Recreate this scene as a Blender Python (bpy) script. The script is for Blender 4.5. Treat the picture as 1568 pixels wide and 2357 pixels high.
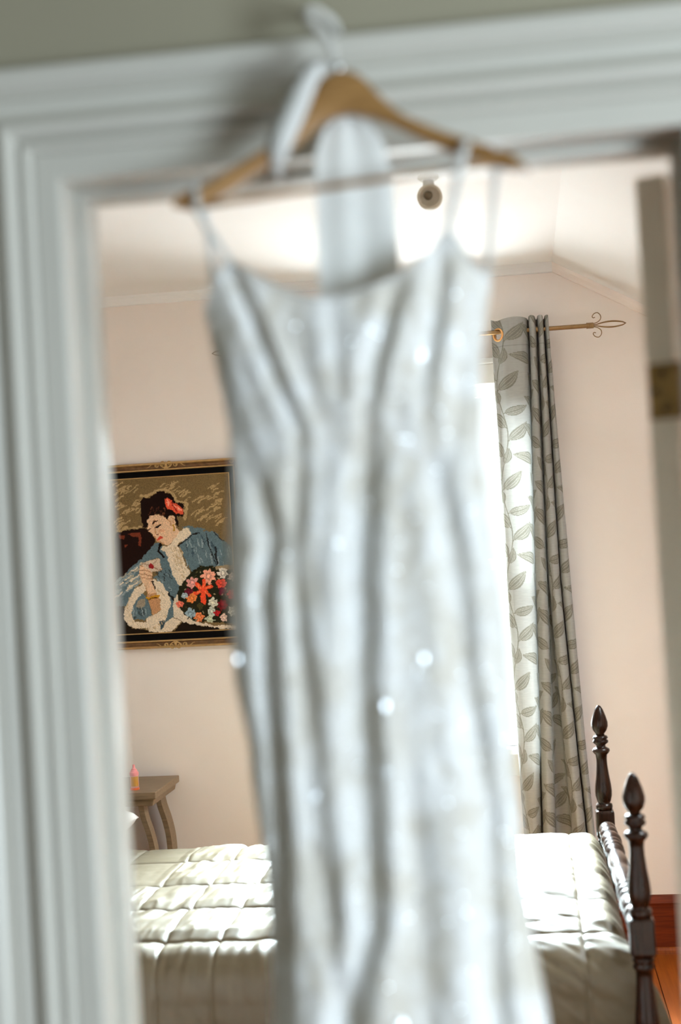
import bpy, math, random
import numpy as np

random.seed(7)
rng = np.random.default_rng(7)
for o in list(bpy.data.objects):
    bpy.data.objects.remove(o)
scene = bpy.context.scene
COL = scene.collection
PI = math.pi

# ------------------------------------------------------------------ camera
cam_data = bpy.data.cameras.new('camera')
cam_data.sensor_fit = 'VERTICAL'
cam_data.sensor_height = 36.0
cam_data.sensor_width = 24.0
cam_data.lens = 50.0
cam_data.clip_start = 0.05
cam_data.dof.use_dof = True
cam_data.dof.focus_distance = 5.0
cam_data.dof.aperture_fstop = 2.0
cam = bpy.data.objects.new('camera', cam_data)
COL.objects.link(cam)
cam.location = (0, 0, 1.6)


def _rz(a):
    c, s = math.cos(a), math.sin(a)
    return np.array([[c, -s, 0], [s, c, 0], [0, 0, 1]])


def _rx(a):
    c, s = math.cos(a), math.sin(a)
    return np.array([[1, 0, 0], [0, c, -s], [0, s, c]])


from mathutils import Matrix, Vector
_M = _rz(math.radians(7.2)) @ _rx(PI / 2 + math.radians(1.05)) @ _rz(math.radians(-3.25))
cam.rotation_euler = Matrix([list(r) for r in _M]).to_euler()
scene.camera = cam

# ------------------------------------------------------------------ exposure, world, lights
scene.view_settings.view_transform = 'Standard'
scene.view_settings.look = 'None'
scene.view_settings.gamma = 1.0
scene.view_settings.use_curve_mapping = False
scene.view_settings.exposure = 0.38
try:
    scene.cycles.max_bounces = 8
    scene.cycles.diffuse_bounces = 5
    scene.cycles.use_adaptive_sampling = True
    scene.cycles.adaptive_threshold = 0.02
    scene.cycles.sample_clamp_indirect = 8.0
    scene.cycles.caustics_reflective = False
    scene.cycles.caustics_refractive = False
except Exception:
    pass

world = bpy.data.worlds.new('sky')
scene.world = world
world.use_nodes = True
bg = world.node_tree.nodes['Background']
bg.inputs['Color'].default_value = (0.90, 0.95, 0.97, 1)
bg.inputs['Strength'].default_value = 1.15


def area_light(name, loc, target, sx, sy, power, color):
    d = bpy.data.lights.new(name, 'AREA')
    d.shape = 'RECTANGLE'
    d.size, d.size_y = sx, sy
    d.energy = power
    d.color = color
    o = bpy.data.objects.new(name, d)
    COL.objects.link(o)
    o.location = loc
    v = Vector(target) - Vector(loc)
    o.rotation_euler = v.to_track_quat('-Z', 'Y').to_euler()
    return o


# daylight outside the bedroom window and the landing's window, plus one added fill
area_light('daylight_sky', (-0.35, 7.2, 3.1), (-0.35, 4.3, 0.8), 2.4, 2.0, 10500, (0.77, 0.91, 1.0))
area_light('daylight_ground', (-0.35, 6.5, 0.55), (-0.35, 5.0, 1.7), 1.8, 1.2, 150, (0.93, 0.98, 1.0))
area_light('daylight_landing_window', (1.9, -0.75, 1.15), (-0.4, 1.55, 1.3), 0.9, 1.3, 84, (0.75, 0.90, 1.0))
area_light('added_skylight_fill', (1.42, 3.75, 2.68), (-0.9, 4.5, 0.9), 0.9, 1.2, 120, (0.88, 0.95, 1.0))  # added fill lamp above the made-up roof window, brightens walls and quilt

# ------------------------------------------------------------------ helpers
ORG = {}


def srgb(r, g, b):
    def c(v):
        v /= 255.0
        return v / 12.92 if v <= 0.04045 else ((v + 0.055) / 1.055) ** 2.4
    return (c(r), c(g), c(b))


def srgb_np(a):
    a = np.asarray(a, float) / 255.0
    return np.where(a <= 0.04045, a / 12.92, ((a + 0.055) / 1.055) ** 2.4)


def thing(name, loc, label=None, cat=None, group=None, kind=None):
    o = bpy.data.objects.new(name, None)
    o.empty_display_size = 0.05
    COL.objects.link(o)
    o.location = loc
    ORG[o.name] = np.array(loc, float)
    tag(o, label, cat, group, kind)
    return o


def tag(o, label=None, cat=None, group=None, kind=None):
    if label: o['label'] = label
    if cat: o['category'] = cat
    if group: o['group'] = group
    if kind: o['kind'] = kind
    return o


def obj(name, verts, faces, mat, parent=None, smooth=False, base=None):
    """one mesh object from world-space verts; its origin is its thing's origin"""
    v = np.asarray(verts, float)
    if parent is not None:
        org = ORG[parent.name]
    else:
        org = np.array(base, float) if base is not None else np.zeros(3)
    me = bpy.data.meshes.new(name)
    me.from_pydata((v - org).tolist(), [], [tuple(int(i) for i in f) for f in faces])
    me.update()
    if smooth:
        me.polygons.foreach_set('use_smooth', np.ones(len(me.polygons), dtype=bool))
    if mat is not None:
        me.materials.append(mat)
    o = bpy.data.objects.new(name, me)
    COL.objects.link(o)
    if parent is not None:
        o.parent = parent
    else:
        o.location = org
    ORG[o.name] = org
    return o


def grid_obj(name, P, mat, parent=None, smooth=True, wrap=False, base=None, mask=None, color=None, thick=0):
    """P: (n,m,3) grid of world points as one mesh; color: (n,m,3) point colours"""
    n, m = P.shape[:2]
    idx = np.arange(n * m).reshape(n, m)
    if wrap:
        idx2 = np.concatenate([idx, idx[:, :1]], 1)
    else:
        idx2 = idx
    f = np.stack([idx2[:-1, :-1], idx2[:-1, 1:], idx2[1:, 1:], idx2[1:, :-1]], -1).reshape(-1, 4)
    if mask is not None:
        f = f[~mask.reshape(-1)[f].any(1)]
    org = ORG[parent.name] if parent is not None else (np.array(base, float) if base is not None else np.zeros(3))
    me = bpy.data.meshes.new(name)
    V = (P.reshape(-1, 3) - org).astype(np.float32)
    me.vertices.add(len(V)); me.vertices.foreach_set('co', V.ravel())
    me.loops.add(len(f) * 4); me.loops.foreach_set('vertex_index', f.ravel().astype(np.int32))
    me.polygons.add(len(f))
    me.polygons.foreach_set('loop_start', np.arange(0, len(f) * 4, 4, dtype=np.int32))
    me.polygons.foreach_set('loop_total', np.full(len(f), 4, dtype=np.int32))
    me.update(calc_edges=True)
    me.validate()
    if smooth:
        me.polygons.foreach_set('use_smooth', np.ones(len(me.polygons), dtype=bool))
    if color is not None:
        a = me.color_attributes.new('dye', 'FLOAT_COLOR', 'POINT')
        c4 = np.ones((n * m, 4), np.float32); c4[:, :3] = color.reshape(-1, 3)
        a.data.foreach_set('color', c4.ravel())
    if mat is not None: me.materials.append(mat)
    o = bpy.data.objects.new(name, me)
    COL.objects.link(o)
    if parent is not None: o.parent = parent
    else: o.location = org
    ORG[o.name] = org
    if thick:
        s = o.modifiers.new('thickness', 'SOLIDIFY'); s.thickness = thick; s.offset = 0
    return o


def box_vf(x0, x1, y0, y1, z0, z1):
    v = [(x0, y0, z0), (x1, y0, z0), (x1, y1, z0), (x0, y1, z0), (x0, y0, z1), (x1, y0, z1), (x1, y1, z1), (x0, y1, z1)]
    f = [(0, 3, 2, 1), (4, 5, 6, 7), (0, 1, 5, 4), (1, 2, 6, 5), (2, 3, 7, 6), (3, 0, 4, 7)]
    return v, f


def join(parts):
    V, F = [], []
    for v, f in parts:
        n = len(V)
        V += [tuple(p) for p in v]
        F += [tuple(i + n for i in q) for q in f]
    return V, F


def bevel(o, w, seg=2):
    b = o.modifiers.new('bevel', 'BEVEL'); b.width = w; b.segments = seg; b.limit_method = 'ANGLE'
    b.harden_normals = False
    return o


def box(name, x0, x1, y0, y1, z0, z1, mat, parent=None, bev=0, base=None):
    v, f = box_vf(x0, x1, y0, y1, z0, z1)
    o = obj(name, v, f, mat, parent, base=base)
    if bev: bevel(o, bev)
    return o


def prism(poly, axis, a0, a1):
    """poly 2D list extruded along axis 'x','y','z'"""
    def mk(p, a):
        if axis == 'y': return (p[0], a, p[1])
        if axis == 'x': return (a, p[0], p[1])
        return (p[0], p[1], a)
    n = len(poly)
    v = [mk(p, a0) for p in poly] + [mk(p, a1) for p in poly]
    f = [tuple(range(n))[::-1], tuple(range(n, 2 * n))] + [(i, (i + 1) % n, n + (i + 1) % n, n + i) for i in range(n)]
    return v, f


def lathe(profile, origin, axis=(0, 0, 1), seg=28, caps=True):
    """profile [(radius, height)] turned about axis through origin"""
    ax = Vector(axis).normalized()
    t = Vector((1, 0, 0)) if abs(ax.x) < 0.9 else Vector((0, 1, 0))
    u = ax.cross(t).normalized(); w = ax.cross(u)
    og = Vector(origin)
    V, F = [], []
    for r, h in profile:
        for k in range(seg):
            a = 2 * PI * k / seg
            V.append(tuple(og + ax * h + (u * math.cos(a) + w * math.sin(a)) * r))
    for i in range(len(profile) - 1):
        for k in range(seg):
            a, b = i * seg + k, i * seg + (k + 1) % seg
            F.append((a, b, b + seg, a + seg))
    if caps:
        F.append(tuple(range(seg))[::-1])
        n = (len(profile) - 1) * seg
        F.append(tuple(range(n, n + seg)))
    return V, F


def smooth_profile(pts, k=4):
    """catmull-rom densify of a profile"""
    P = np.array(pts, float)
    return [tuple(p) for p in catmull(P, k)]


def catmull(P, k):
    P = np.asarray(P, float)
    Q = np.concatenate([P[:1] * 2 - P[1:2], P, P[-1:] * 2 - P[-2:-1]])
    out = []
    for i in range(1, len(Q) - 2):
        for j in range(k):
            t = j / k
            a, b, c, d = Q[i - 1], Q[i], Q[i + 1], Q[i + 2]
            out.append(0.5 * (2 * b + (c - a) * t + (2 * a - 5 * b + 4 * c - d) * t * t + (-a + 3 * b - 3 * c + d) * t ** 3))
    out.append(P[-1])
    return np.array(out)


def tube(path, r, seg=8, closed=False):
    P = np.asarray(path, float)
    n = len(P)
    rr = np.full(n, r) if np.isscalar(r) else np.asarray(r, float)
    T = np.gradient(P, axis=0)
    if closed: T = np.roll(P, -1, 0) - np.roll(P, 1, 0)
    T /= np.linalg.norm(T, axis=1)[:, None] + 1e-12
    up = np.array([0, 0, 1.0])
    if abs(T[0] @ up) > 0.9: up = np.array([1.0, 0, 0])
    N = np.cross(T[0], up); N /= np.linalg.norm(N)
    V, F = [], []
    for i in range(n):
        N = N - T[i] * (N @ T[i]); N /= np.linalg.norm(N)
        B = np.cross(T[i], N)
        for k in range(seg):
            a = 2 * PI * k / seg
            V.append(tuple(P[i] + (N * math.cos(a) + B * math.sin(a)) * rr[i]))
    for i in range(n if closed else n - 1):
        for k in range(seg):
            a, b = i * seg + k, i * seg + (k + 1) % seg
            c, d = ((i + 1) % n) * seg + k, ((i + 1) % n) * seg + (k + 1) % seg
            F.append((a, b, d, c))
    if not closed:
        F.append(tuple(range(seg))[::-1]); F.append(tuple(range((n - 1) * seg, n * seg)))
    return V, F


# value noise in numpy
_tab = rng.random((256, 256))


def vnoise(x, y):
    xi = np.floor(x).astype(int); yi = np.floor(y).astype(int)
    fx = x - xi; fy = y - yi
    fx = fx * fx * (3 - 2 * fx); fy = fy * fy * (3 - 2 * fy)
    g = lambda a, b: _tab[a % 256, b % 256]
    return (g(xi, yi) * (1 - fx) + g(xi + 1, yi) * fx) * (1 - fy) + (g(xi, yi + 1) * (1 - fx) + g(xi + 1, yi + 1) * fx) * fy


def fbm(x, y, o=4):
    s = 0; a = 0.5
    for i in range(o):
        s = s + a * (vnoise(x * 2 ** i + 17 * i, y * 2 ** i + 31 * i) - 0.5); a *= 0.5
    return s


# ------------------------------------------------------------------ materials (all node-based)
def material(name, color, rough=0.6, metal=0.0, vary=0.06, scale=12.0, bump=0.0, bump_scale=60.0, stretch=(1, 1, 1),
             color2=None, attr=None, translucent=0.0, spec=0.5, transmission=0.0, coat=0.0, ior=1.45):
    m = bpy.data.materials.new(name)
    m.use_nodes = True
    nt = m.node_tree
    N, L = nt.nodes, nt.links
    b = N['Principled BSDF']
    b.inputs['Roughness'].default_value = rough
    b.inputs['Metallic'].default_value = metal
    b.inputs['Specular IOR Level'].default_value = spec
    b.inputs['Transmission Weight'].default_value = transmission
    b.inputs['Coat Weight'].default_value = coat
    b.inputs['IOR'].default_value = ior
    tc = N.new('ShaderNodeTexCoord')
    mp = N.new('ShaderNodeMapping'); mp.inputs['Scale'].default_value = stretch
    L.new(tc.outputs['Object'], mp.inputs['Vector'])
    nz = N.new('ShaderNodeTexNoise'); nz.inputs['Scale'].default_value = scale; nz.inputs['Detail'].default_value = 4
    L.new(mp.outputs['Vector'], nz.inputs['Vector'])
    if attr:
        at = N.new('ShaderNodeAttribute'); at.attribute_name = attr
        mix = N.new('ShaderNodeMix'); mix.data_type = 'RGBA'; mix.blend_type = 'MULTIPLY'
        mix.inputs['Factor'].default_value = 1.0
        rp = N.new('ShaderNodeValToRGB')
        rp.color_ramp.elements[0].color = (1 - vary,) * 3 + (1,); rp.color_ramp.elements[1].color = (1 + vary,) * 3 + (1,)
        L.new(nz.outputs['Fac'], rp.inputs['Fac'])
        L.new(at.outputs['Color'], mix.inputs['A']); L.new(rp.outputs['Color'], mix.inputs['B'])
        col = mix.outputs['Result']
    else:
        rp = N.new('ShaderNodeValToRGB')
        c2 = color2 if color2 else tuple(min(1, c * (1 + vary)) for c in color)
        c1 = color if color2 else tuple(c * (1 - vary) for c in color)
        rp.color_ramp.elements[0].position = 0.3; rp.color_ramp.elements[1].position = 0.7
        rp.color_ramp.elements[0].color = (*c1, 1); rp.color_ramp.elements[1].color = (*c2, 1)
        L.new(nz.outputs['Fac'], rp.inputs['Fac'])
        col = rp.outputs['Color']
    L.new(col, b.inputs['Base Color'])
    if bump:
        nb = N.new('ShaderNodeTexNoise'); nb.inputs['Scale'].default_value = bump_scale; nb.inputs['Detail'].default_value = 3
        L.new(mp.outputs['Vector'], nb.inputs['Vector'])
        bp = N.new('ShaderNodeBump'); bp.inputs['Strength'].default_value = bump; bp.inputs['Distance'].default_value = 0.01
        L.new(nb.outputs['Fac'], bp.inputs['Height']); L.new(bp.outputs['Normal'], b.inputs['Normal'])
    if translucent:
        tr = N.new('ShaderNodeBsdfTranslucent'); L.new(col, tr.inputs['Color'])
        ms = N.new('ShaderNodeMixShader'); ms.inputs['Fac'].default_value = translucent
        L.new(b.outputs['BSDF'], ms.inputs[1]); L.new(tr.outputs['BSDF'], ms.inputs[2])
        L.new(ms.outputs['Shader'], N['Material Output'].inputs['Surface'])
    return m


M = {}
M['peach'] = material('peach_wall_paint', (0.86, 0.78, 0.725), 0.75, vary=0.02, scale=3, bump=0.03, bump_scale=180)
M['ceiling'] = material('white_ceiling_paint', (0.84, 0.83, 0.82), 0.8, vary=0.015, scale=2)
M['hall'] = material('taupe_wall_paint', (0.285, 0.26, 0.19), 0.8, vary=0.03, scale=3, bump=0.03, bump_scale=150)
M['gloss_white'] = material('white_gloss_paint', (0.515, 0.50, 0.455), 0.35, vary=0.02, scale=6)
M['door_paint'] = material('cream_door_paint', (0.82, 0.74, 0.62), 0.45, vary=0.04, scale=8)
M['base_wood'] = material('stained_baseboard_wood', (0.10, 0.014, 0.003), 0.45, spec=0.2, scale=9, stretch=(1.2, 8, 14), color2=(0.17, 0.026, 0.005))
M['plank'] = []
for c1, c2 in (((0.18, 0.034, 0.004), (0.27, 0.058, 0.006)), ((0.085, 0.014, 0.003), (0.14, 0.026, 0.004)),
               ((0.14, 0.026, 0.004), (0.21, 0.042, 0.006)), ((0.20, 0.042, 0.005), (0.30, 0.070, 0.008))):
    M['plank'].append(material('floor_plank_wood', c1, 0.42, spec=0.25, scale=7, stretch=(12, 0.9, 4), color2=c2, bump=0.05, bump_scale=30))
M['dark_wood'] = material('dark_walnut_bed', (0.009, 0.0032, 0.0013), 0.26, scale=14, stretch=(6, 6, 1), color2=(0.024, 0.009, 0.004), coat=0.05, spec=0.25)
M['table_wood'] = material('weathered_table_wood', (0.18, 0.118, 0.064), 0.5, scale=16, stretch=(1, 9, 9), color2=(0.27, 0.182, 0.104))
M['hanger_wood'] = material('honey_hanger_wood', (0.22, 0.112, 0.038), 0.4, scale=22, stretch=(1.2, 6, 10), color2=(0.36, 0.195, 0.066))
M['brass'] = material('antique_brass', (0.27, 0.165, 0.075), 0.38, metal=1.0, vary=0.12, scale=40)
M['eyelet'] = material('copper_eyelet', (0.80, 0.42, 0.16), 0.3, metal=1.0, vary=0.05)
M['old_brass'] = material('aged_hinge_brass', (0.30, 0.19, 0.07), 0.5, metal=0.6, vary=0.3, scale=60)
M['dark_metal'] = material('dark_screw_metal', (0.05, 0.04, 0.03), 0.5, metal=0.7)
M['chrome'] = material('pale_hook_metal', (0.72, 0.73, 0.72), 0.25, metal=0.85, vary=0.03)
M['hook'] = material('milky_plastic_hook', (0.62, 0.61, 0.57), 0.3, vary=0.03, translucent=0.25)
M['ribbon'] = material('white_satin_ribbon', (0.64, 0.635, 0.615), 0.45, vary=0.03, translucent=0.15)
M['tulle'] = material('sheer_white_lining', (0.82, 0.82, 0.80), 0.6, vary=0.05, scale=30, translucent=0.15)
M['sequin'] = material('silver_sequin', (0.92, 0.95, 0.97), 0.12, metal=1.0, vary=0.02)
M['crystal'] = material('smoky_crystal', (0.27, 0.28, 0.29), 0.1, metal=1.0, vary=0.02)
M['dress'] = material('ivory_lace', (0.8, 0.8, 0.8), 0.55, attr='dye', vary=0.05, scale=120, translucent=0.12, bump=0.25, bump_scale=260)
M['curtain'] = material('leaf_jacquard', (0.8, 0.8, 0.8), 0.8, attr='dye', vary=0.10, scale=40, stretch=(1, 1, 9), translucent=0.06, spec=0.2,
                        bump=0.08, bump_scale=120)
M['quilt'] = material('taupe_sateen_quilt', (0.10, 0.076, 0.04), 0.5, vary=0.03, scale=20, bump=0.03, bump_scale=300, spec=0.65)
M['pillow'] = material('white_pillow_cotton', (0.80, 0.79, 0.78), 0.8, vary=0.02)
M['mattress'] = material('cream_mattress', (0.6, 0.57, 0.5), 0.8)
M['frame_gold'] = material('gilt_frame', (0.10, 0.045, 0.016), 0.45, metal=0.3, scale=60, color2=(0.20, 0.095, 0.035), bump=0.2, bump_scale=200)
M['gold_edge'] = material('bright_gilt_edge', (0.50, 0.31, 0.12), 0.38, metal=0.5, vary=0.15, scale=50)
M['black_mat'] = material('black_velvet_mat', (0.005, 0.004, 0.004), 0.95, vary=0.1, spec=0.05)
M['wool'] = material('needlepoint_wool', (0.8, 0.8, 0.8), 0.9, attr='dye', vary=0.12, scale=500, spec=0.1, bump=0.3, bump_scale=900)
M['window_white'] = material('white_window_paint', (0.80, 0.78, 0.74), 0.4, vary=0.02)
M['glass'] = bpy.data.materials.new('clear_glass')
M['glass'].use_nodes = True
_n, _l = M['glass'].node_tree.nodes, M['glass'].node_tree.links
_n.remove(_n['Principled BSDF'])
_t, _g, _x = _n.new('ShaderNodeBsdfTransparent'), _n.new('ShaderNodeBsdfGlossy'), _n.new('ShaderNodeMixShader')
_t.inputs['Color'].default_value = (0.97, 0.985, 0.98, 1); _g.inputs['Roughness'].default_value = 0.02; _x.inputs['Fac'].default_value = 0.05
_l.new(_t.outputs[0], _x.inputs[1]); _l.new(_g.outputs[0], _x.inputs[2]); _l.new(_x.outputs[0], _n['Material Output'].inputs['Surface'])
M['pink'] = material('pink_plastic', (0.85, 0.30, 0.30), 0.35, vary=0.03)
M['orange'] = material('orange_plastic', (0.85, 0.17, 0.05), 0.35, vary=0.03)
M['amber'] = material('amber_liquid', (0.80, 0.36, 0.05), 0.2, color2=(0.72, 0.42, 0.10), scale=60, translucent=0.3)
M['bottle_plastic'] = material('pale_pink_bottle_plastic', (0.90, 0.50, 0.40), 0.25, vary=0.03, translucent=0.35)
M['lamp_cream'] = material('cream_lamp_plastic', (0.42, 0.36, 0.27), 0.5, vary=0.03)
M['lamp_dark'] = material('brown_lamp_inside', (0.12, 0.085, 0.045), 0.5)
M['crust'] = material('grey_carpetless_subfloor', (0.12, 0.06, 0.03), 0.9)

# ------------------------------------------------------------------ the setting
YB = 5.407          # back wall face
YF, YD = 1.597, 1.745   # door wall: landing face, bedroom face
XL, XR = -2.6, 1.6
ZC = 2.59
SX, SG = 0.171, 0.570   # where the ceiling starts to slope, gradient
DX0, DX1, DZ = -0.508, 0.207, 2.035  # door opening
WX0, WX1, WZ0, WZ1 = -0.72, 0.02, 0.78, 2.15   # bedroom window opening


def zc(x):
    return ZC if x <= SX else ZC - SG * (x - SX)


S = lambda o, label: tag(o, label, kind='structure')

# floor with planks running away from the door
floor = box('floor', XL - 0.1, XR + 0.1, -2.2, YB + 0.12, -0.08, -0.02, M['crust'])
S(floor, 'warm orange-brown wooden plank floor of the bedroom and landing')
pw = 0.142
pv, pf = box_vf(0.0015, pw - 0.0015, 0, 1, -0.02, 0)
plank_mesh = {}
x = XL
row = 0
while x < XR - 0.01:
    y = YF - 0.2 - (row * 0.37) % 1.1
    while y < YB:
        ln = random.uniform(1.5, 2.4)
        y1 = min(y + ln, YB)
        if y1 - y > 0.05:
            k = (row * 5 + int(y * 3)) % 4
            if 0.30 < x + pw / 2 < 0.47: k = 3
            if 0.47 < x + pw / 2 < 0.60: k = 1
            if k not in plank_mesh:
                me = bpy.data.meshes.new('plank'); me.from_pydata(pv, [], pf); me.materials.append(M['plank'][k]); plank_mesh[k] = me
            o = bpy.data.objects.new('plank', plank_mesh[k]); COL.objects.link(o)
            o.parent = floor
            o.location = (x, y, 0); o.scale = (1, y1 - y - 0.002, 1)
            ORG[o.name] = np.zeros(3)
        y = y1
    x += pw
    row += 1

# back wall with the window hole and the sloping right shoulder
zx = lambda X: zc(X)
parts = [box_vf(XL - 0.1, WX0, YB, YB + 0.14, 0, ZC), box_vf(WX0, WX1, YB, YB + 0.14, 0, WZ0), box_vf(WX0, WX1, YB, YB + 0.14, WZ1, ZC),
         prism([(WX1, 0), (XR + 0.1, 0), (XR + 0.1, zx(XR + 0.1)), (SX, ZC), (WX1, ZC)], 'y', YB, YB + 0.14)]
v, f = join(parts)
S(obj('wall_back', v, f, M['peach']), 'peach painted bedroom wall behind the bed, with picture and window')
S(box('wall_left', XL - 0.12, XL, YD, YB, 0, ZC, M['peach']), 'peach bedroom wall at the head end of the bed')
S(box('wall_right', XR, XR + 0.12, YD, YB, 0, zc(XR), M['peach']), 'low peach knee wall under the sloping ceiling')
# ceiling: flat part and slope, with a hole for the added roof window
KX0, KX1, KY0, KY1 = 0.75, 1.3, 3.25, 4.25
v, f = join([box_vf(XL - 0.12, SX, YD, YB + 0.14, ZC, ZC + 0.1),
             *[prism([(a_, zc(a_)), (b_, zc(b_)), (b_, zc(b_) + 0.1), (a_, zc(a_) + 0.1)], 'y', y0_, y1_) for a_, b_, y0_, y1_ in
               ((SX, KX0, YD, YB + 0.14), (KX1, XR + 0.15, YD, YB + 0.14), (KX0, KX1, YD, KY0), (KX0, KX1, KY1, YB + 0.14))]])
S(obj('ceiling', v, f, M['ceiling']), 'white bedroom ceiling, flat then sloping down to the right')
# door wall
DT = 0.022
fr = lambda y0, y1: join([box_vf(XL - 0.12, DX0 - DT, y0, y1, 0, ZC), box_vf(DX1 + DT, XR + 0.12, y0, y1, 0, ZC), box_vf(DX0 - DT, DX1 + DT, y0, y1, DZ + DT, ZC)])
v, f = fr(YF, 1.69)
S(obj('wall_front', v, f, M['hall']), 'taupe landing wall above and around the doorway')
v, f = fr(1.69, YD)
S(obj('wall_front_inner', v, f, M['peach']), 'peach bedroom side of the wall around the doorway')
# landing: ceiling, left side wall, and an unseen back wall added against frontal light
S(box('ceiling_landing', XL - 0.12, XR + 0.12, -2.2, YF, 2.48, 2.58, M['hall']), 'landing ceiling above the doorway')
S(box('wall_landing_back', XL - 0.12, XR + 0.12, -2.32, -2.2, 0, 2.48, M['hall']), 'unseen taupe landing wall, added to block light from behind')
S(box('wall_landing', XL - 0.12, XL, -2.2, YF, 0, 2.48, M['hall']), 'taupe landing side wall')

# cornice strips at the wall-ceiling joint; the slope's peach paints in a shaded band
co = [(0, 0), (-0.012, 0.002), (-0.016, 0.012), (-0.026, 0.024), (-0.03, 0.036), (0, 0.036)]
S(obj('trim_1', *prism([(YB + a, ZC - 0.036 + b) for a, b in co], 'x', XL, SX), M['ceiling']), 'thin white cornice along the flat top of the back wall')
v0 = [(SX, YB + a, ZC - 0.036 + b) for a, b in co] + [(XR, YB + a, zc(XR) - 0.036 + b) for a, b in co]
n = len(co)
S(obj('trim_2', v0, [tuple(range(n)), tuple(range(n, 2 * n))[::-1]] + [(i, n + i, n + (i + 1) % n, (i + 1) % n) for i in range(n)], M['peach']),
  'cornice strip down the sloping ceiling, peach in place of shading')

# baseboard: board and cap on the back wall
b0 = thing('baseboard_back', (0.5, YB, 0), 'tall red-brown stained baseboard on the back wall', kind='structure')
bp_ = [(0, 0), (-0.018, 0), (-0.018, 0.165), (0, 0.165)]
obj('board', *prism([(YB + a, 0.012 + b) for a, b in bp_], 'x', XL, XR), M['base_wood'], b0)
cp = [(0, 0), (-0.022, 0), (-0.026, 0.008), (-0.022, 0.02), (-0.012, 0.03), (0, 0.034)]
obj('cap_moulding', *prism([(YB + a, 0.177 + b) for a, b in cp], 'x', XL, XR), M['base_wood'], b0)
sh = [(0, 0), (-0.034, 0), (-0.032, 0.012), (-0.024, 0.02), (-0.018, 0.022), (0, 0.022)]
obj('shoe_moulding', *prism([(YB + a, b) for a, b in sh], 'x', XL, XR), M['plank'][0], b0)

# door lining, stops and casings
JF = 1.585
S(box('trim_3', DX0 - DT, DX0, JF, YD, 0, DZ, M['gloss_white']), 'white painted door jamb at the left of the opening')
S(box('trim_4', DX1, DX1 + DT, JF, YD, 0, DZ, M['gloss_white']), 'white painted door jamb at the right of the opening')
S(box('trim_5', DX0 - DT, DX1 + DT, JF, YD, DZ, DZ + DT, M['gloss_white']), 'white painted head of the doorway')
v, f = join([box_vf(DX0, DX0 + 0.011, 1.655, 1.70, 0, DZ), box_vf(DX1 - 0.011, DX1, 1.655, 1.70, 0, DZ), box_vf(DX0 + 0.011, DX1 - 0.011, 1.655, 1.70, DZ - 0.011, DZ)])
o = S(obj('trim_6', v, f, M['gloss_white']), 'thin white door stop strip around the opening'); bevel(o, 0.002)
prof = [(-0.004, 0.0), (-0.004, 0.011), (0.0, 0.013), (0.026, 0.013), (0.028, 0.010), (0.030, 0.014), (0.034, 0.019), (0.039, 0.019), (0.042, 0.014),
        (0.045, 0.011), (0.047, 0.017), (0.052, 0.025), (0.060, 0.027), (0.066, 0.023), (0.070, 0.014), (0.078, 0.011), (0.086, 0.013), (0.090, 0.017),
        (0.095, 0.013), (0.100, 0.012), (0.104, 0.022), (0.112, 0.028), (0.124, 0.028), (0.129, 0.022), (0.130, 0.0)]


def casing(name, ends, label):
    """ends: function (u, end 0/1) -> (x, z)"""
    n = len(prof); V = []
    for e in (0, 1):
        for u, h in prof:
            X, Z = ends(u, e)
            V.append((X, YF - h, Z))
    F = [(i, i + 1, n + i + 1, n + i) for i in range(n - 1)] + [tuple(range(n)), tuple(range(n, 2 * n))]
    return S(obj(name, V, F, M['gloss_white']), label)


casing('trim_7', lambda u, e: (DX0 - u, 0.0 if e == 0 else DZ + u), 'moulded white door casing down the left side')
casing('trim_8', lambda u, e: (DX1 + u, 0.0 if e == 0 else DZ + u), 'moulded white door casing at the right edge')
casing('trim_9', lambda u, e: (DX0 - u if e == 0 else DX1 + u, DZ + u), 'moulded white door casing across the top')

# door leaf, opened into the bedroom past a right angle
th = math.radians(-112)
pin = np.array([DX1 - 0.002, YD + 0.006])
door = thing('door_1', (pin[0], pin[1], 0), 'cream panelled bedroom door standing open, seen edge-on', kind='structure')


def dpt(p):  # closed-position coordinates -> opened
    q = np.array([p[0], p[1]]) - pin
    c, s = math.cos(th), math.sin(th)
    return (pin[0] + c * q[0] - s * q[1], pin[1] + s * q[0] + c * q[1], p[2])


def dbox(name, x0, x1, y0, y1, z0, z1, mat, parent, bev=0.002):
    v, f = box_vf(x0, x1, y0, y1, z0, z1)
    o = obj(name, [dpt(p) for p in v], f, mat, parent)
    if bev: bevel(o, bev)
    return o


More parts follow.
